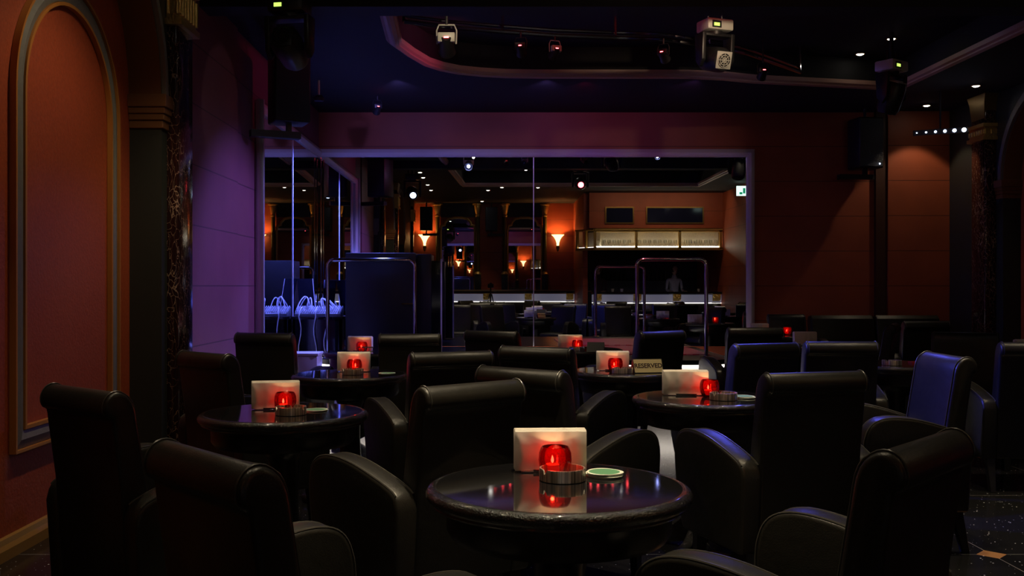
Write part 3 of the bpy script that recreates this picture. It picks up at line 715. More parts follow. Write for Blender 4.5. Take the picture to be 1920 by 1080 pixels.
B().lathe([(0, 0.0), (0.03, 0.0), (0.06, -0.03), (0.05, -0.06), (0, -0.07)], 16, (0, 0, -0.16)).build('dome', MT['plastic'], pj)

# ================================================================== THE BAR BEHIND (seen in the mirror)
struct('wall_bar', B().box(-2.5, 6.2, YN - 0.2, YN, 0, CZ), MT['wall'], smooth=0)
struct('wall_bar_pier_left', B().box(2.2, 2.32, YN, 1.25, 0, CZ), MT['wall'], smooth=0)
struct('wall_bar_pier_right', B().box(5.46, 6.1, YN, 3.8, 0, CZ), MT['wall'], smooth=0)
sf = struct('ceiling_soffit', B().box(2.32, 5.46, 1.3, 1.62, 2.62, CZ).box(2.2, 2.32, 1.25, 1.5, 2.6, CZ), MT['wall'], smooth=0)
struct('wall_back_bar', B().box(2.32, 5.46, YN, YN+0.05, 0, CZ), mat('back_bar_dark', (0.01, 0.01, 0.018), 0.3), smooth=0)
for (x0, x1, lb) in ((2.72, 3.34, 'small dark window screen left above the lit canopy'), (3.68, 4.98, 'wide dark screen right above the lit canopy')):
    t = thing('wall_screen', lb, 'screen', ((x0+x1)/2, 1.62, 2.92))
    h = (x1-x0)/2
    B().box(-h, h, 0.0, 0.02, -0.17, 0.17).build('panel', MT['screen'], t, smooth=0)
    B().sweep([(-h, -0.17), (h, -0.17), (h, 0.17), (-h, 0.17)], [(0, 0), (0, 0.03), (-0.03, 0.03), (-0.03, 0)], lambda u, v, q: Vector((u, q, v)), closed=True).build('frame', MT['brass'], t)
# lit canopy with glasses
cn = thing('bar_canopy', 'golden canopy with lit glass racks above the bar', 'canopy', (0, 0, 0))
def bay(x0, x1, y, ang=0):
    pass
cf = B()
for z0, z1, pr in ((2.56, 2.60, 0.06), (2.53, 2.56, 0.03), (2.13, 2.16, 0.03), (2.10, 2.13, 0.05)):
    cf.box(2.45, 5.44, 1.66 - 0.30, 1.66 + pr, z0, z1)
for x in (2.45, 3.42, 4.44, 5.40): cf.box(x-0.03, x+0.03, 1.60, 1.69, 2.13, 2.56)
M_ = Matrix.Translation((2.45, 1.66, 0)) @ Matrix.Rotation(R(52), 4, 'Z')
for z0, z1, pr in ((2.56, 2.60, 0.06), (2.13, 2.16, 0.03), (2.10, 2.13, 0.05)): cf.box(-0.62, 0, -0.2, pr, z0, z1, M_)
for x in (-0.60, -0.30): cf.box(x-0.02, x+0.02, -0.03, 0.03, 2.13, 2.56, M_)
cf.build('framework', MT['gold'], cn)
B().box(2.45, 5.40, 1.40, 1.42, 2.16, 2.54).box(-0.62, 0, -0.2, -0.18, 2.16, 2.54, M_).build('back_panel', MT['backpanel'], cn, smooth=0)
B().box(2.48, 5.38, 1.585, 1.605, 2.162, 2.172).box(-0.60, 0, -0.04, -0.03, 2.162, 2.178, M_).build('light_strip', MT['barled'], cn, smooth=0)
area('canopy_strip_light', (3.93, 1.56, 2.19), (R(150), 0, 0), 2.9, 0.03, 7, (1, 0.85, 0.6))
def mk_glass():
    return tag(B().lathe([(0.030, 0), (0.030, 0.003), (0.004, 0.008), (0.004, 0.08), (0.03, 0.11), (0.036, 0.15), (0.030, 0.19)], 10).build('wine_glass', MT['glass']), 'x', 'glass')
for k in range(24):
    x = 2.56 + k*0.12
    if abs(x-3.42) < 0.05 or abs(x-4.44) < 0.05: continue
    place('glass', mk_glass, 'stemmed glass standing in the lit canopy rack above the bar', (x, 1.50 + 0.03*(k % 2), 2.16), 0, 'glasses in the lit canopy rack')
# counters
def counter(name, label, x0, x1, yf, nspl):
    t = thing(name, label, 'bar counter', (0, yf, 0))
    B().box(x0-0.05, x1, -0.55, 0.12, 1.07, 1.12).build('worktop', MT['top'], t, bevel=0.01)
    B().box(x0, x1, -0.5, 0.0, 0.0, 0.84).build('lower_body', MT['wood'], t)
    B().box(x0, x1, -0.48, 0.04, 0.862, 1.05).build('backlit_panel', MT['barglow'], t)
    B().box(x0, x1, -0.48, 0.05, 0.848, 0.860).build('light_strip', MT['barled'], t)
    for k in range(nspl):
        x = x0 + 0.08 + (x1-x0-0.2)*k/(nspl-1)
        c = B().prism([(0.0, 1.07), (0.13, 1.07), (0.12, 1.0), (0.10, 0.95), (0.04, 0.90), (0.0, 0.88)], lambda u, v, w: Vector((w, u, v)), x-0.09, x+0.09)
        for j in range(5):
            c.tube([(x - 0.07 + 0.035*j, 0.11, 1.05), (x - 0.05 + 0.025*j, 0.13, 0.99), (x - 0.03 + 0.015*j, 0.07, 0.92)], [0.016, 0.014, 0.006], 6)
        area('corbel_glow', (x, yf + 0.30, 0.90), (R(-125), 0, 0), 0.18, 0.04, 0.10, (1, 0.85, 0.6))  # unseen area light added in front to brighten the corbel
        c.build('gilded_corbel', MT['gold'], t, bevel=0.004)
        B().box(x-0.10, x+0.10, 0, 0.05, 0.1, 0.88).build('pilaster', MT['wood'], t, bevel=0.01)
    return t
counter('bar_counter', 'long bar counter with backlit white front behind the camera tripod', -1.25, 2.15, -0.52, 4)
counter('bar_counter', 'bar counter with gilded corbels under the lit canopy', 2.44, 5.44, 1.52, 4)
# mirrored arches with gold columns
def mirror_arch(xc, hw, label):
    t = thing('mirror_arch', label, 'mirror', (xc, YN, 0))
    out = [(-hw, 1.16)]
    og = [(-hw, 2.72), (-hw+0.02, 2.84), (-hw+0.10, 2.86), (-hw+0.12, 2.94), (-hw+0.20, 3.02), (-hw+0.34, 3.05)]
    path = out + og + [(-x, z) for x, z in og[::-1]] + [(hw, 1.16)]
    B().prism([(x, z) for x, z in path], lambda u, v, w_: Vector((u, w_, v)), 0.003, 0.012).build('mirror_pane', MT['mirror'], t, smooth=0)
    B().sweep(path, [(-0.015, 0.0), (-0.015, 0.035), (0.02, 0.05), (0.045, 0.035), (0.045, 0)], lambda u, v, q: Vector((u, q, v))).build('ogee_frame', MT['gold'], t, smooth=40)
    B().box(-hw-0.02, hw+0.02, 0.0, 0.02, 3.08, CZ).build('spandrel', MT['green'], t)
    for sx in (-1, 1):
        x = sx*(hw+0.09)
        c = B().lathe([(0.055, 0.0), (0.055, 1.65)], 16, (x, 0.08, 1.62))
        cc = c.build('column_shaft', mat('olive_gold', (0.12, 0.095, 0.03), 0.3, 0.4), t)
        B().lathe([(0.06, 0), (0.07, 0.03), (0.055, 0.06), (0.08, 0.16), (0.10, 0.27), (0.10, 0.3), (0.14, 0.31), (0.14, 0.35), (0, 0.35)], 16, (x, 0.10, 3.08)).build('column_capital', MT['gold'], t)
        B().box(x-0.08, x+0.08, 0.0, 0.17, 1.16, 1.56).build('column_plinth', MT['green'], t, bevel=0.006)
        B().lathe([(0.10, 0), (0.10, 0.02), (0.06, 0.06), (0.055, 0.08)], 16, (x, 0.09, 1.56)).build('column_base_ring', MT['gold'], t)
    return t
mirror_arch(-0.87, 0.44, 'mirror in a gilded arch behind the bar, left of the two')
mirror_arch(0.90, 0.44, 'mirror in a gilded arch behind the bar, right of the two')
tag(B().box(-2.0, 2.2, YN + 0.0, YN + 0.22, 1.10, 1.16).build('back_ledge', mat('tan_stone', (0.35, 0.25, 0.14), 0.4)), 'pale stone ledge along the wall under the mirrored arches', 'ledge')
def mk_sconce():
    t = thing('wall_sconce', 'x', 'wall lamp')
    prof = [(0.03, 0), (0.035, 0.06), (0.055, 0.14), (0.10, 0.22), (0.17, 0.29)]
    b = B().lathe(prof, 24, (0, 0, 0), sy=0.55); b.build('shade', MT['sconce'], t)
    B().lathe([(0, -0.16), (0.02, -0.14), (0.05, -0.05), (0.035, 0.0), (0, 0)], 16, sy=0.6).build('bracket', MT['brass'], t)
    B().tube([(-0.20, 0, 0.30), (-0.12, 0, 0.23), (-0.06, 0, 0.12), (0, 0, -0.02), (0.06, 0, 0.12), (0.12, 0, 0.23), (0.20, 0, 0.30)], 0.007, 6).build('rib', MT['brass'], t)
    return t
for x, lb in ((-1.74, 'glowing amber shell sconce left of the gilded arches'), (1.77, 'glowing amber shell sconce right of the gilded arches')):
    o = place('sconce', mk_sconce, lb, (x, YN + 0.15, 2.32), 0, 'amber wall sconces')
    point('sconce_bulb', (x, YN + 0.15, 2.53), 34, (1.0, 0.42, 0.12), 0.03)
area('soffit_washer', (3.9, 2.6, 3.40), (R(-35), 0, 0), 2.5, 0.05, 8, (1.0, 0.7, 0.4))  # added area light without a lamp body, brightens the bar soffit
ex = thing('exit_sign', 'small backlit exit sign on the right wall near the bar', 'sign', (5.44, 4.1, 2.98), R(-90))
B().box(-0.16, 0.16, 0.0, 0.04, -0.11, 0.11).build('light_box', MT['exit'], ex)
B().box(-0.03, 0.07, -0.006, 0.0, -0.08, -0.03).box(-0.13, -0.05, -0.006, 0, -0.06, 0.06).build('pictogram', MT['exitg'], ex)
ex.rotation_euler = (0, 0, R(180)); ex.location = (5.33, 3.84, 3.28)
B().box(-0.16, 0.0, 0.0, 0.03, -0.01, 0.01).build('wall_arm', MT['plastic'], ex); ex.scale = (0.62, 1, 0.95)
# bottles on the back bar
bs = tag(B().box(2.5, 5.3, YN + 0.06, YN + 0.36, 1.36, 1.40).build('bottle_shelf', MT['wood']), 'dark shelf on the back bar wall', 'shelf')
def mk_bottle():
    return tag(B().lathe([(0, 0), (0.038, 0), (0.04, 0.02), (0.04, 0.17), (0.015, 0.22), (0.014, 0.30), (0, 0.30)], 12).build('bottle', MT['bottle']), 'x', 'bottle')
for k in range(14): place('bottle', mk_bottle, 'dark bottle standing on the back bar shelf', (2.62 + k*0.115 + (0.5 if k > 8 else 0), YN + 0.2 + 0.03*(k % 2), 1.40), 0, 'bottles on the back bar shelf')
# counter items
def mk_cup():
    return tag(B().lathe([(0.0, 0.0), (0.025, 0), (0.03, 0.01), (0.038, 0.07), (0.036, 0.07), (0.026, 0.012), (0, 0.01)], 14).build('cup', MT['white']), 'x', 'cup')
for x, lb in ((2.9, 'white cup at the left end of the canopy bar'), (3.12, 'white cup beside the napkins on the canopy bar'), (4.95, 'white cup near the bartender')):
    place('cup', mk_cup, lb, (x, 1.35, 1.12), 0, 'cups on the bar')

# ================================================================== FURNITURE
def crom(pts, n=3):
    out = []
    for i in range(len(pts)-1):
        p0 = Vector(pts[max(0, i-1)]); p1 = Vector(pts[i]); p2 = Vector(pts[i+1]); p3 = Vector(pts[min(len(pts)-1, i+2)])
        for k in range(n):
            t = k/n; v = 0.5*((2*p1) + (p2-p0)*t + (2*p0-5*p1+4*p2-p3)*t*t + (3*p1-p0-3*p2+p3)*t*t*t); out.append((v.x, v.y))
    return out + [tuple(pts[-1])]
def mk_chair():
    t = thing('tub_chair', 'x', 'chair')
    F = lambda u, v, w_: Vector((w_, u, v))
    # backrest: slab with a rolled top, rear crease below the roll
    prof = [(-0.20, 0.40), (-0.235, 0.62), (-0.265, 0.80), (-0.275, 0.86), (-0.292, 0.895), (-0.318, 0.915), (-0.343, 0.918), (-0.364, 0.907), (-0.378, 0.885), (-0.380, 0.860), (-0.371, 0.842), (-0.357, 0.834),
            (-0.352, 0.80), (-0.325, 0.60), (-0.295, 0.20), (-0.20, 0.20)]
    prof = crom(prof[:13], 2) + prof[13:]
    b = B().prism(prof, F, -0.226, 0.226)
    bk = b.build('backrest', MT['leather'], t, bevel=0.014, bseg=3, bang=60, smooth=60)
    pp = B()
    pr2 = [Vector((0, y, z)) for y, z in prof[:23]]
    for sx in (-1, 1):
        for dx in (0.209,):
            pp.tube([(sx*dx, p.y + (0.003 if i < 9 else 0), p.z + 0.002) for i, p in enumerate(pr2)], 0.0032, 6)
    pp.build('piping', MT['piping'], bk)
    # seat
    B().box(-0.22, 0.22, -0.22, 0.18, 0.34, 0.445).build('seat_cushion', MT['leather'], t, bevel=0.03, bseg=3)
    B().box(-0.235, 0.235, -0.28, 0.17, 0.20, 0.335).build('seat_frame', MT['leather'], t, bevel=0.012)
    # arms: side panels with an arched pad that is highest towards the front
    ap = [(y if y < -0.2 else -0.2 + (y+0.2)*0.78, z) for y, z in [(-0.30, 0.20), (-0.32, 0.50), (-0.30, 0.555), (-0.24, 0.585), (-0.14, 0.612), (-0.03, 0.634), (0.07, 0.646), (0.16, 0.648), (0.235, 0.636), (0.285, 0.608), (0.312, 0.565), (0.322, 0.50), (0.315, 0.38), (0.295, 0.27), (0.27, 0.20)]]
    ap = ap[:1] + crom(ap[1:], 3)
    for sx in (-1, 1):
        a = B().prism(ap, F, sx*0.218, sx*0.306)
        for v in a.bm.verts:      # flare outwards to the front and taper down
            k = (v.co.y + 0.32)/0.53
            v.co.x += sx*(0.045*k) * (0.3 + 0.7*min(1, v.co.z/0.6))
        arm = a.build('arm', MT['leather'], t, bevel=0.016, bseg=3, bang=50, smooth=60)
        pp = B()
        for dx in (0.226, 0.298):
            pts = []
            for y, z in ap[4:37]:
                k = (y + 0.32)/0.53
                pts.append((sx*(dx + 0.045*k*(0.3 + 0.7*min(1, z/0.6))), y + (0.001 if y > 0.2 else 0), z - 0.002))
            pp.tube(pts, 0.0036, 6)
        pp.build('piping', MT['piping'], arm)
    for sx in (-1, 1):
        for y0, dy in ((0.145, 0.015), (-0.255, -0.05)):
            l = B(); vs = []
            cx = sx*0.25
            for z, h in ((0.22, 0.026), (0.0, 0.017)):
                yy = y0 + (dy if z == 0 else 0)
                vs.append([(cx-h, yy-h, z), (cx+h, yy-h, z), (cx+h, yy+h, z), (cx-h, yy+h, z)])
            A = [l.bm.verts.new(p) for p in vs[0]]; C_ = [l.bm.verts.new(p) for p in vs[1]]
            for i in range(4): l.bm.faces.new((A[i], A[(i+1) % 4], C_[(i+1) % 4], C_[i]))
            l.bm.faces.new(A); l.bm.faces.new(C_[::-1])
            l.build('leg', MT['wood'], t, bevel=0.003, bseg=1)
    return t

# u, v (photo place of the backrest's top centre) are noted as world x, y of that point; a = degrees the chair faces right of the stage
GC = 'black leather tub chairs'
CH = [
 ('A', -1.37, 3.26, 40, 'black leather tub chair leftmost, standing by the arched red panel'),
 ('B', -0.59, 2.00, 48, 'black leather tub chair nearest the viewer at bottom left, seen from behind'),
 ('C', -1.47, 5.00, 42, 'dim black tub chair right beside the left marble column'),
 ('D', -1.65, 7.10, 12, 'dark tub chair before the purple wall and the side mirror'),
 ('E', -0.58, 6.98, 2, 'black tub chair squarely in front of the tall black cabinet'),
 ('F', -0.20, 5.06, -20, 'black tub chair whose armrest points at the second left table'),
 ('G', -0.06, 3.43, -40, 'large black tub chair just behind the front table, turned to the left table'),
 ('H', 0.12, 4.04, 40, 'black tub chair behind the large centre one, turned to the right'),
 ('J', 0.25, 5.47, 28, 'black tub chair in the middle, backing onto the mirror seam'),
 ('K', 1.285, 3.86, -15, 'large black tub chair squarely seen from behind, right of the front table'),
 ('L', 0.965, 2.16, -47, 'black tub chair nearest the viewer at bottom right'),
 ('M', 1.64, 5.80, -20, 'black tub chair with blue lit left edge behind the right candle table'),
 ('N', 2.16, 7.98, 0, 'black tub chair squarely behind the one with the blue lit edge, below the gold sign'),
 ('O', 2.15, 5.98, 0, 'black tub chair right of centre with flat straight top, behind the large one'),
 ('P', 1.30, 7.40, -32, 'black tub chair behind the reserved sign table'),
 ('Q', 0.00, 7.40, 28, 'black tub chair farthest in the middle, right of the glass screen'),
 ('R', 2.28, 4.86, -90, 'black tub chair with bright blue lit front, turned to the left'),
 ('S', 3.31, 5.90, 5, 'black tub chair cut by the right edge of the photo'),
 ('T', 3.50, 7.20, -155, 'black tub chair facing us with dull blue seat back, near the right edge'),
 ('U', 4.20, 9.40, 0, 'black tub chair seen from behind before the back wall bench'),
 ('V', 3.64, 8.80, -62, 'black tub chair side on, left of the one before the bench'),
 ('W', 3.55, 11.75, 180, 'black tub chair against the back wall right of the mirror frame'),
 ('X', 2.75, 3.30, -20, 'black tub chair outside the right edge, nearest the bar canopy in the mirror'),
 ('Y', 4.05, 3.55, 60, 'black tub chair outside the right edge, right of the mirrored bar chairs'),
 ('Z', 3.60, 5.30, 110, 'black tub chair outside the right edge, at the far table'),
 ('AA', 5.25, 4.55, -70, 'black tub chair outside the right edge, by the exit sign wall'),
 ('AB', 4.75, 6.60, 170, 'black tub chair outside the right edge, facing the bar'),
]
for k, x, y, a, lb in CH:
    f = Vector((math.sin(R(a)), math.cos(R(a))))
    place('chair', mk_chair, lb, (x + f.x*0.345, y + f.y*0.345, 0), -R(a), GC)

def mk_table():
    t = thing('round_table', 'x', 'table')
    B().lathe([(0, 0.728), (0.325, 0.728), (0.330, 0.730), (0, 0.730)][:3] + [(0.338, 0.7295)], 72).build('table_top', MT['top'], t) if False else None
    B().lathe([(0, 0.70), (0.325, 0.70), (0.325, 0.730), (0, 0.730)], 72).build('table_top', MT['top'], t)
    B().lathe([(0.3255, 0.7300), (0.336, 0.7295), (0.346, 0.725), (0.352, 0.716), (0.352, 0.706), (0.346, 0.697), (0.336, 0.694), (0.338, 0.688), (0.332, 0.682), (0.320, 0.680), (0.3255, 0.70)], 72).build('moulded_rim', MT['rim'], t, smooth=50)
    B().lathe([(0.30, 0.68), (0.298, 0.62), (0.285, 0.60), (0.26, 0.60), (0.26, 0.68)], 48).build('apron', MT['wood'], t, smooth=50)
    B().lathe([(0.26, 0.605), (0.14, 0.60), (0.085, 0.57), (0.065, 0.52), (0.06, 0.35), (0.07, 0.18), (0.085, 0.12), (0, 0.12)], 28).build('column', MT['wood'], t, smooth=60)
    for k in range(4):
        a = PI/4 + k*PI/2; c, s_ = math.cos(a), math.sin(a); b = B()
        prof = [(0.03, 0.30), (0.075, 0.22), (0.13, 0.13), (0.20, 0.075), (0.28, 0.055), (0.30, 0.05), (0.33, 0.048), (0.335, 0.03), (0.33, 0.0), (0.24, 0.0), (0.10, 0.03), (0.03, 0.05)]
        b.prism(prof, lambda u, v, w_: Vector((u*c - w_*s_, u*s_ + w_*c, v)), -0.028, 0.028)
        b.build('foot', MT['rim'], t, bevel=0.008, bseg=2, bang=40)
    return t
TB = [
 (0.18, 2.60, 'round black table nearest the viewer with ashtray, candle and green coasters'),
 (-0.87, 4.11, 'round black table at left with candle before the napkins and blue reflections'),
 (-0.85, 5.90, 'round black table at left, second from the viewer, with bluish rim'),
 (1.03, 4.66, 'round black table right of centre with wide napkin stack and candle'),
 (0.86, 6.12, 'round black table bearing the big reserved sign'),
 (-1.00, 7.88, 'round black table before the tall black cabinet with tilted napkins'),
 (0.76, 8.20, 'round black table farthest in the middle, before the red stage'),
 (2.76, 6.66, 'round black table at right with steel ashtray and red card'),
 (2.74, 8.60, 'round black table behind the flat topped chair, with steel ashtray'),
 (3.15, 10.55, 'round black table at the back with the small gold reserved sign'),
 (4.12, 7.45, 'round black table at the right edge of the photo'),
 (3.40, 3.35, 'round black table outside the right edge, near the bar canopy'),
 (4.55, 5.15, 'round black table outside the right edge, near the exit sign'),
]
for i, (x, y, lb) in enumerate(TB):
    place('table', mk_table, lb, (x, y, 0), R((0, 20, 0, 8, 30, 0, 0, 15, 0, 0, 10, 0, 0)[i]), 'round black tables')

ZT = 0.7302
def mk_napkins():
    o = B()
    W, D_, H = 0.10, 0.026, 0.118; nx, nz = 14, 8
    rnd = random.Random(3)
    for k in range(5):                      # five folded leaves pressed together
        y0 = -D_ + k*2*D_/5; y1 = y0 + 2*D_/5*0.98
        top = H - 0.002*abs(k-2) + rnd.uniform(-0.0015, 0.0015); dx = rnd.uniform(-0.0015, 0.0015)
        o.prism([(y0, 0.0), (y1, 0.0), (y1+0.0005, top*0.5), (y1, top-0.002), ((y0+y1)/2, top), (y0, top-0.002), (y0-0.0005, top*0.5)], lambda u, v, w_: Vector((w_, u, v)), -W+dx, W+dx)
    return tag(o.build('napkin_stack', MT['napkin'], smooth=50, bevel=0.0012, bseg=1, bang=60), 'x', 'napkins')
def mk_holder():
    t = thing('napkin_holder', 'x', 'napkin holder')
    B().box(-0.085, 0.085, -0.034, 0.034, 0.0, 0.004).build('base_plate', MT['chrome'], t, bevel=0.001, bseg=1)
    for y in (-0.031, 0.031):
        B().tube([(-0.05, y, 0.007), (0.05, y, 0.007)], 0.003, 8).build('wire', MT['chrome'], t)
    return t
def mk_candle():
    t = thing('candle_holder', 'x', 'candle')
    g = [(0, 0.0), (0.030, 0.0), (0.036, 0.006), (0.044, 0.025), (0.0465, 0.045), (0.045, 0.065), (0.040, 0.078), (0.037, 0.082), (0.0355, 0.081), (0.039, 0.074), (0.0425, 0.062), (0.044, 0.045), (0.0415, 0.027), (0.034, 0.010), (0, 0.007)]
    B().lathe(g, 36).build('glass_bowl', MT['redglass'], t, smooth=60)
    w_ = B().lathe([(0, 0.0), (0.019, 0.0), (0.019, 0.022), (0.017, 0.023), (0, 0.021)], 24, (-0.008, -0.006, 0.011)).build('tealight', MT['wax'], t)
    B().lathe([(0, 0.0), (0.0035, 0.004), (0.0042, 0.009), (0.0025, 0.016), (0, 0.022)], 12, (-0.008, -0.006, 0.036)).build('flame', MT['flame'], w_)
    return t
def mk_ashtray():
    t = thing('ashtray', 'x', 'ashtray')
    b = B(); n_ = 64
    prof = [(0, 0.003), (0.056, 0.003), (0.058, 0.034), (0.0625, 0.034), (0.0635, 0.031), (0.0635, 0.002), (0.060, 0.0), (0, 0.0)]
    b.lathe(prof, n_)
    for v in b.bm.verts:                    # three notches in the rim
        if v.co.z > 0.030:
            a = math.atan2(v.co.y, v.co.x)
            for nn in (R(95), R(215), R(-25)):
                d = abs((a-nn+PI) % (2*PI) - PI)
                if d < 0.13: v.co.z -= 0.014*(1-(d/0.13)**2)
    b.build('dish', MT['steel'], t, smooth=50)
    return t
def mk_coaster():
    b = B(); K = 40; pts = []
    for i in range(K):
        a = 2*PI*i/K; r = 0.051*(1 + 0.055*math.cos(3*a)); pts.append((r*math.cos(a), r*math.sin(a)))
    b.prism(pts, G3, 0, 0.0016)
    return tag(b.build('coaster', MT['coaster'], smooth=40), 'x', 'coaster')
def font(txt, size, m, parent, loc, rot, name='lettering', ext=0.0004, bold=0.0):
    c = bpy.data.curves.new(name, 'FONT'); c.body = txt; c.size = size; c.align_x = 'CENTER'; c.align_y = 'CENTER'; c.extrude = ext; c.offset = bold
    c.materials.append(m); o = bpy.data.objects.new(name, c); COL.objects.link(o); bpy.context.view_layer.update()
    me = bpy.data.meshes.new_from_object(o); bpy.data.objects.remove(o)
    o = bpy.data.objects.new(name, me); COL.objects.link(o); o.parent = parent; o.location = loc; o.rotation_euler = rot
    return o
def sign(label, loc, rz, wd=0.17, ht=0.075):
    t = thing('reserved_sign', label, 'sign', loc, rz, 'reserved signs')
    th = math.atan2(0.036, ht)
    F = lambda u, v, w_: Vector((w_, u, v))
    h = wd/2
    body = B().prism([(-0.042, 0), (0.042, 0), (0.036, 0), (0.002, ht-0.004), (0.0, ht), (-0.003, ht)], F, -h, h) if False else B().prism([(-0.042, 0), (0.042, 0), (0.0, ht)], F, -h, h)
    body.build('tent_body', MT['plastic'], t, smooth=0)
    slope = math.atan2(ht, 0.042); n_ = Vector((0, -math.sin(slope), math.cos(slope)))
    mid = Vector((0, -0.021, ht/2)) + n_*0.0012
    M2 = Matrix.Translation(mid) @ Matrix.Rotation(slope, 4, 'X')
    B().box(-h+0.004, h-0.004, -ht*0.50, ht*0.50, -0.0006, 0.0006, M2).build('gold_face', MT['gold_sign'], t, smooth=0)
    font('RESERVED', 0.036*wd/0.17, MT['ink'], t, mid + n_*0.0010, (slope, 0, 0), bold=0.0012)
    return t

def napkins(i, x, y, rz, lb, sx=1.0):
    place('holder', mk_holder, 'metal holder under the napkins on the ' + lb, (x, y, ZT), rz, 'napkin holders')
    o = place('napkin', mk_napkins, 'upright white paper napkins on the ' + lb, (x, y, ZT + 0.0045), rz, 'upright napkin stacks')
    o.scale = (sx, 1, 1)
def candle(x, y, lb, rz=0, watts=0.26):
    place('candle', mk_candle, 'red glass candle holder with lit tealight on the ' + lb, (x, y, ZT), rz, 'red glass candle holders')
    c, s_ = math.cos(rz), math.sin(rz)
    point('tealight_glow', (x + c*-0.008 - s_*-0.006, y + s_*-0.008 + c*-0.006, ZT + 0.063), watts, (1.0, 0.45, 0.20), 0.005)
def ashtray(x, y, lb): place('ashtray', mk_ashtray, 'round brushed steel ashtray on the ' + lb, (x, y, ZT), 0, 'steel ashtrays')
def coasters(x, y, n_, lb):
    for k in range(n_):
        nm = ('top coaster of the stack on the ' if n_ > 1 else 'single coaster on the ') if k == n_-1 else 'coaster under the top one on the '
        place('coaster', mk_coaster, nm + lb, (x + 0.003*math.sin(k*2), y + 0.003*math.cos(k*3), ZT + 0.0002 + k*0.0034), R(30 + 25*k), 'coasters on the ' + lb)
L1, L2, L3, L4, L5, L6, L7 = ('table nearest the viewer', 'left table by the wall', 'second left table', 'right candle table', 'big reserved sign table', 'table before the black cabinet', 'far middle table')
napkins(1, 0.170, 2.80, R(2), L1, 1.02); candle(0.18, 2.725, L1); ashtray(0.196, 2.665, L1); coasters(0.318, 2.725, 4, L1)
napkins(2, -0.925, 4.20, R(9), L2); candle(-0.865, 4.11, L2, R(10)); ashtray(-0.823, 4.02, L2); coasters(-0.745, 4.15, 2, L2)
napkins(3, -0.845, 6.03, R(2), L3); candle(-0.83, 5.94, L3, R(200)); ashtray(-0.825, 5.84, L3); coasters(-0.63, 5.92, 1, L3)
napkins(4, 0.945, 4.74, R(-3), L4, 1.08); candle(1.045, 4.66, L4); ashtray(1.083, 4.54, L4); coasters(1.20, 4.62, 3, L4)
napkins(5, 0.765, 6.12, R(-2), L5); candle(0.77, 6.03, L5); ashtray(0.80, 5.92, L5)
sign('gold RESERVED tent sign on the big sign table', (0.955, 5.96, ZT), R(9), 0.185, 0.085)
napkins(6, -1.055, 7.90, R(-8), L6); candle(-1.03, 7.80, L6, R(30))
B_ = thing('wire_basket', 'small dark wire rack beside the candle before the black cabinet', 'rack', (-0.985, 7.70, ZT))
for z in (0.01, 0.045): B().tube([(-0.06, -0.03, z), (0.06, -0.03, z), (0.06, 0.03, z), (-0.06, 0.03, z)], 0.003, 6, closed=True).build('hoop', MT['chrome'], B_)
for x in (-0.06, -0.03, 0, 0.03, 0.06): B().cyl((x, -0.03, 0.003), (x, -0.03, 0.045), 0.002, 6).build('upright', MT['chrome'], B_)
napkins(7, 0.665, 8.15, R(-3), L7); candle(0.715, 8.05, L7, R(180)); ashtray(0.70, 7.93, L7)
sign('reserved sign seen from its dark back on the far middle table', (0.86, 7.98, ZT), R(165), 0.14, 0.07)
ashtray(2.68, 6.52, 'right table with the red card')
tag(B().box(-0.05, 0.05, -0.035, 0.035, 0, 0.012).build('red_card', MT['redcard'], loc=(2.92, 6.68, ZT)), 'small flat red box on the right table', 'card')
ashtray(2.62, 8.45, 'table behind the flat topped chair')
sign('small gold reserved tent sign far right of the mirror frame', (3.04, 10.42, ZT), R(-4), 0.16, 0.08)
napkins(8, 2.92, 10.62, R(0), 'back table by the mirror frame'); candle(3.22, 10.60, 'back table by the mirror frame', 0, 0.3)
napkins(9, 4.10, 7.45, R(0), 'table at the right edge')
napkins(10, 2.80, 8.70, R(0), 'table behind the flat topped chair')
napkins(11, 3.40, 3.40, R(0), 'table near the bar canopy'); candle(3.50, 3.30, 'table near the bar canopy', 0, 0.3)
napkins(12, 4.55, 5.20, R(0), 'table near the exit sign')

# bench along the back wall
bn = thing('wall_bench', 'long black leather bench against the back wall at right', 'bench', (4.62, 11.55, 0))
F = lambda u, v, w_: Vector((w_, u, v))
B().prism([(-0.32, 0.12), (-0.34, 0.42), (-0.30, 0.46), (0.30, 0.44), (0.30, 0.12)], F, -0.72, 0.85).build('seat', MT['leather'], bn, bevel=0.03, bseg=3)
B().prism([(0.28, 0.30), (0.25, 0.45), (0.33, 0.86), (0.38, 0.90), (0.46, 0.89), (0.48, 0.84), (0.44, 0.30)], F, -0.72, 0.05).build('backrest', MT['leather'], bn, bevel=0.02, bseg=3, bang=50)
B().prism([(0.28, 0.30), (0.25, 0.45), (0.33, 0.86), (0.38, 0.90), (0.46, 0.89), (0.48, 0.84), (0.44, 0.30)], F, 0.07, 0.85).build('backrest', MT['leather'], bn, bevel=0.02, bseg=3, bang=50)
B().box(-0.68, 0.80, -0.25, 0.4, 0.0, 0.12).build('plinth', MT['wood'], bn)

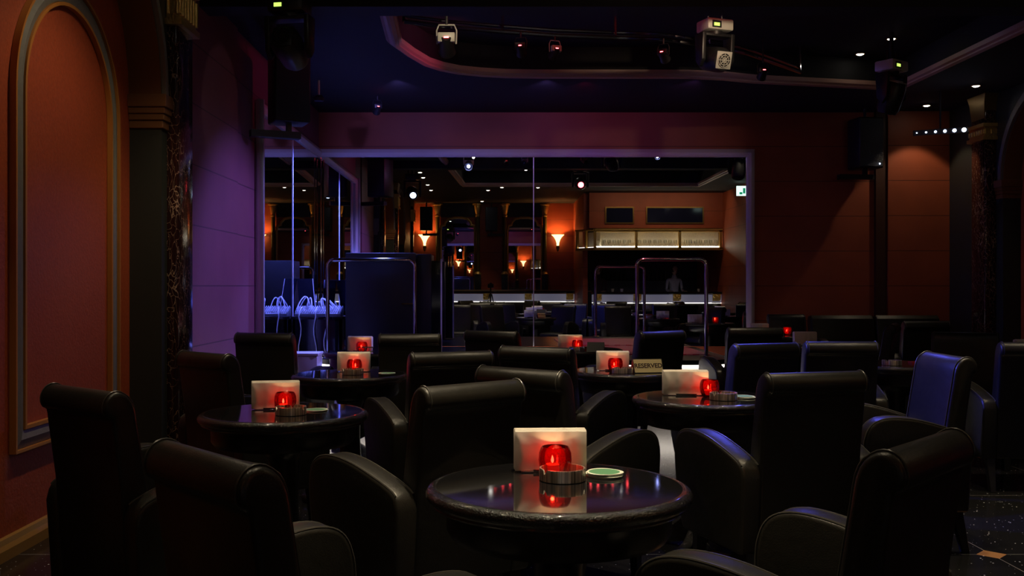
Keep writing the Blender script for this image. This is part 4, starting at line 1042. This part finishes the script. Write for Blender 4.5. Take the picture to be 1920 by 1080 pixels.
# ------------------------------------------------------------------ camera on its tripod, as the mirror shows it
tp = thing('camera_tripod', 'black camera on a tripod seen in the mirror before the bar', 'camera', (0, -0.22, 0))
B().box(-0.075, 0.075, -0.05, 0.03, 1.21, 1.31).box(-0.03, 0.03, -0.04, 0.02, 1.31, 1.34).build('camera_body', MT['plastic'], tp, bevel=0.01)
B().tube([(0, 0.03, 1.26), (0, 0.13, 1.26)], 0.038, 20).build('lens', MT['plastic'], tp)
B().tube([(0, 0, 0.85), (0, 0, 1.21)], 0.02, 10).build('centre_post', MT['plastic'], tp)
for k in range(3):
    a = R(90 + 120*k); B().tube([(0.03*math.cos(a), 0.03*math.sin(a), 1.05), (0.14*math.cos(a)*2.0, 0.14*math.sin(a)*2.0, 0.0)], [0.016, 0.011], 8).build('leg', MT['plastic'], tp)

# ------------------------------------------------------------------ people behind the canopy bar (seen in the mirror only)
def person(label, x, y, rz, top_mat, lean=0.0):
    t = thing('person', label, 'person', (x, y, 0), rz)
    J = [(0, 0, 0.95), (0, 0.0, 1.12), (0, 0, 1.34), (0, 0.01, 1.47), (0, 0.02, 1.56), (0.17, 0, 1.42), (0.20, 0.02, 1.16), (0.18, 0.22, 1.13), (-0.17, 0, 1.42), (-0.20, 0.02, 1.16), (-0.18, 0.22, 1.13), (0.09, 0, 0.90), (0.10, 0.01, 0.50), (0.10, -0.01, 0.08), (-0.09, 0, 0.90), (-0.10, 0.01, 0.50), (-0.10, -0.01, 0.08), (0.10, 0.10, 0.05), (-0.10, 0.10, 0.05)]
    E = [(0, 1), (1, 2), (2, 3), (3, 4), (2, 5), (5, 6), (6, 7), (2, 8), (8, 9), (9, 10), (0, 11), (11, 12), (12, 13), (0, 14), (14, 15), (15, 16), (13, 17), (16, 18)]
    Rr = [0.13, 0.115, 0.14, 0.06, 0.055, 0.06, 0.04, 0.028, 0.06, 0.04, 0.028, 0.085, 0.055, 0.04, 0.085, 0.055, 0.04, 0.035, 0.035]
    me = bpy.data.meshes.new('body'); me.from_pydata(J, E, []); o = bpy.data.objects.new('body', me); COL.objects.link(o); o.parent = t
    sk = o.modifiers.new('skin', 'SKIN'); me.update()
    if not me.skin_vertices: 
        bpy.context.view_layer.objects.active = o
    for i, r in enumerate(Rr): me.skin_vertices[0].data[i].radius = (r, r*0.75); 
    me.skin_vertices[0].data[0].use_root = True
    sb = o.modifiers.new('sub', 'SUBSURF'); sb.levels = 2; sb.render_levels = 2
    me.materials.append(top_mat)
    hd = B().lathe([(0, -0.12), (0.035, -0.115), (0.058, -0.07), (0.072, -0.01), (0.076, 0.04), (0.06, 0.09), (0, 0.115)], 20, (0, 0.03, 1.66), sy=1.12)
    hd.tube([(0, 0.11, 1.665), (0, 0.135, 1.645), (0, 0.115, 1.635)], 0.011, 8)
    for sx in (-1, 1): hd.lathe([(0, -0.02), (0.010, 0), (0, 0.02)], 8, (sx*0.078, 0.03, 1.655))
    hd.build('head', MT['skin'], t, smooth=70)
    B().lathe([(0.078, -0.06), (0.086, 0.0), (0.086, 0.05), (0.066, 0.105), (0, 0.13)], 20, (0, 0.012, 1.665), sy=1.1).build('hair', MT['hair'], t, smooth=70)
    for sx in (-1, 1):
        h = B().box(-0.03+sx*0.18, 0.03+sx*0.18, 0.23, 0.31, 1.12, 1.145)
        for j in range(4): h.tube([(sx*0.18 - 0.024 + 0.016*j, 0.305, 1.132), (sx*0.18 - 0.026 + 0.0175*j, 0.345, 1.128), (sx*0.18 - 0.026 + 0.0175*j, 0.37 + 0.008*(j in (1, 2)), 1.12)], [0.008, 0.0075, 0.006], 6)
        h.tube([(sx*0.18 - sx*0.03, 0.25, 1.13), (sx*0.18 - sx*0.055, 0.28, 1.125), (sx*0.18 - sx*0.06, 0.31, 1.12)], [0.010, 0.009, 0.007], 6)
        h.build('hand', MT['skin'], t, bevel=0.004, smooth=60)
    return t
person('person in a white shirt standing behind the canopy bar', 4.55, 0.35, R(-10), MT['shirt'])
person('person in dark clothes behind the left end of the canopy bar', 2.66, 0.45, R(15), MT['cloth'])
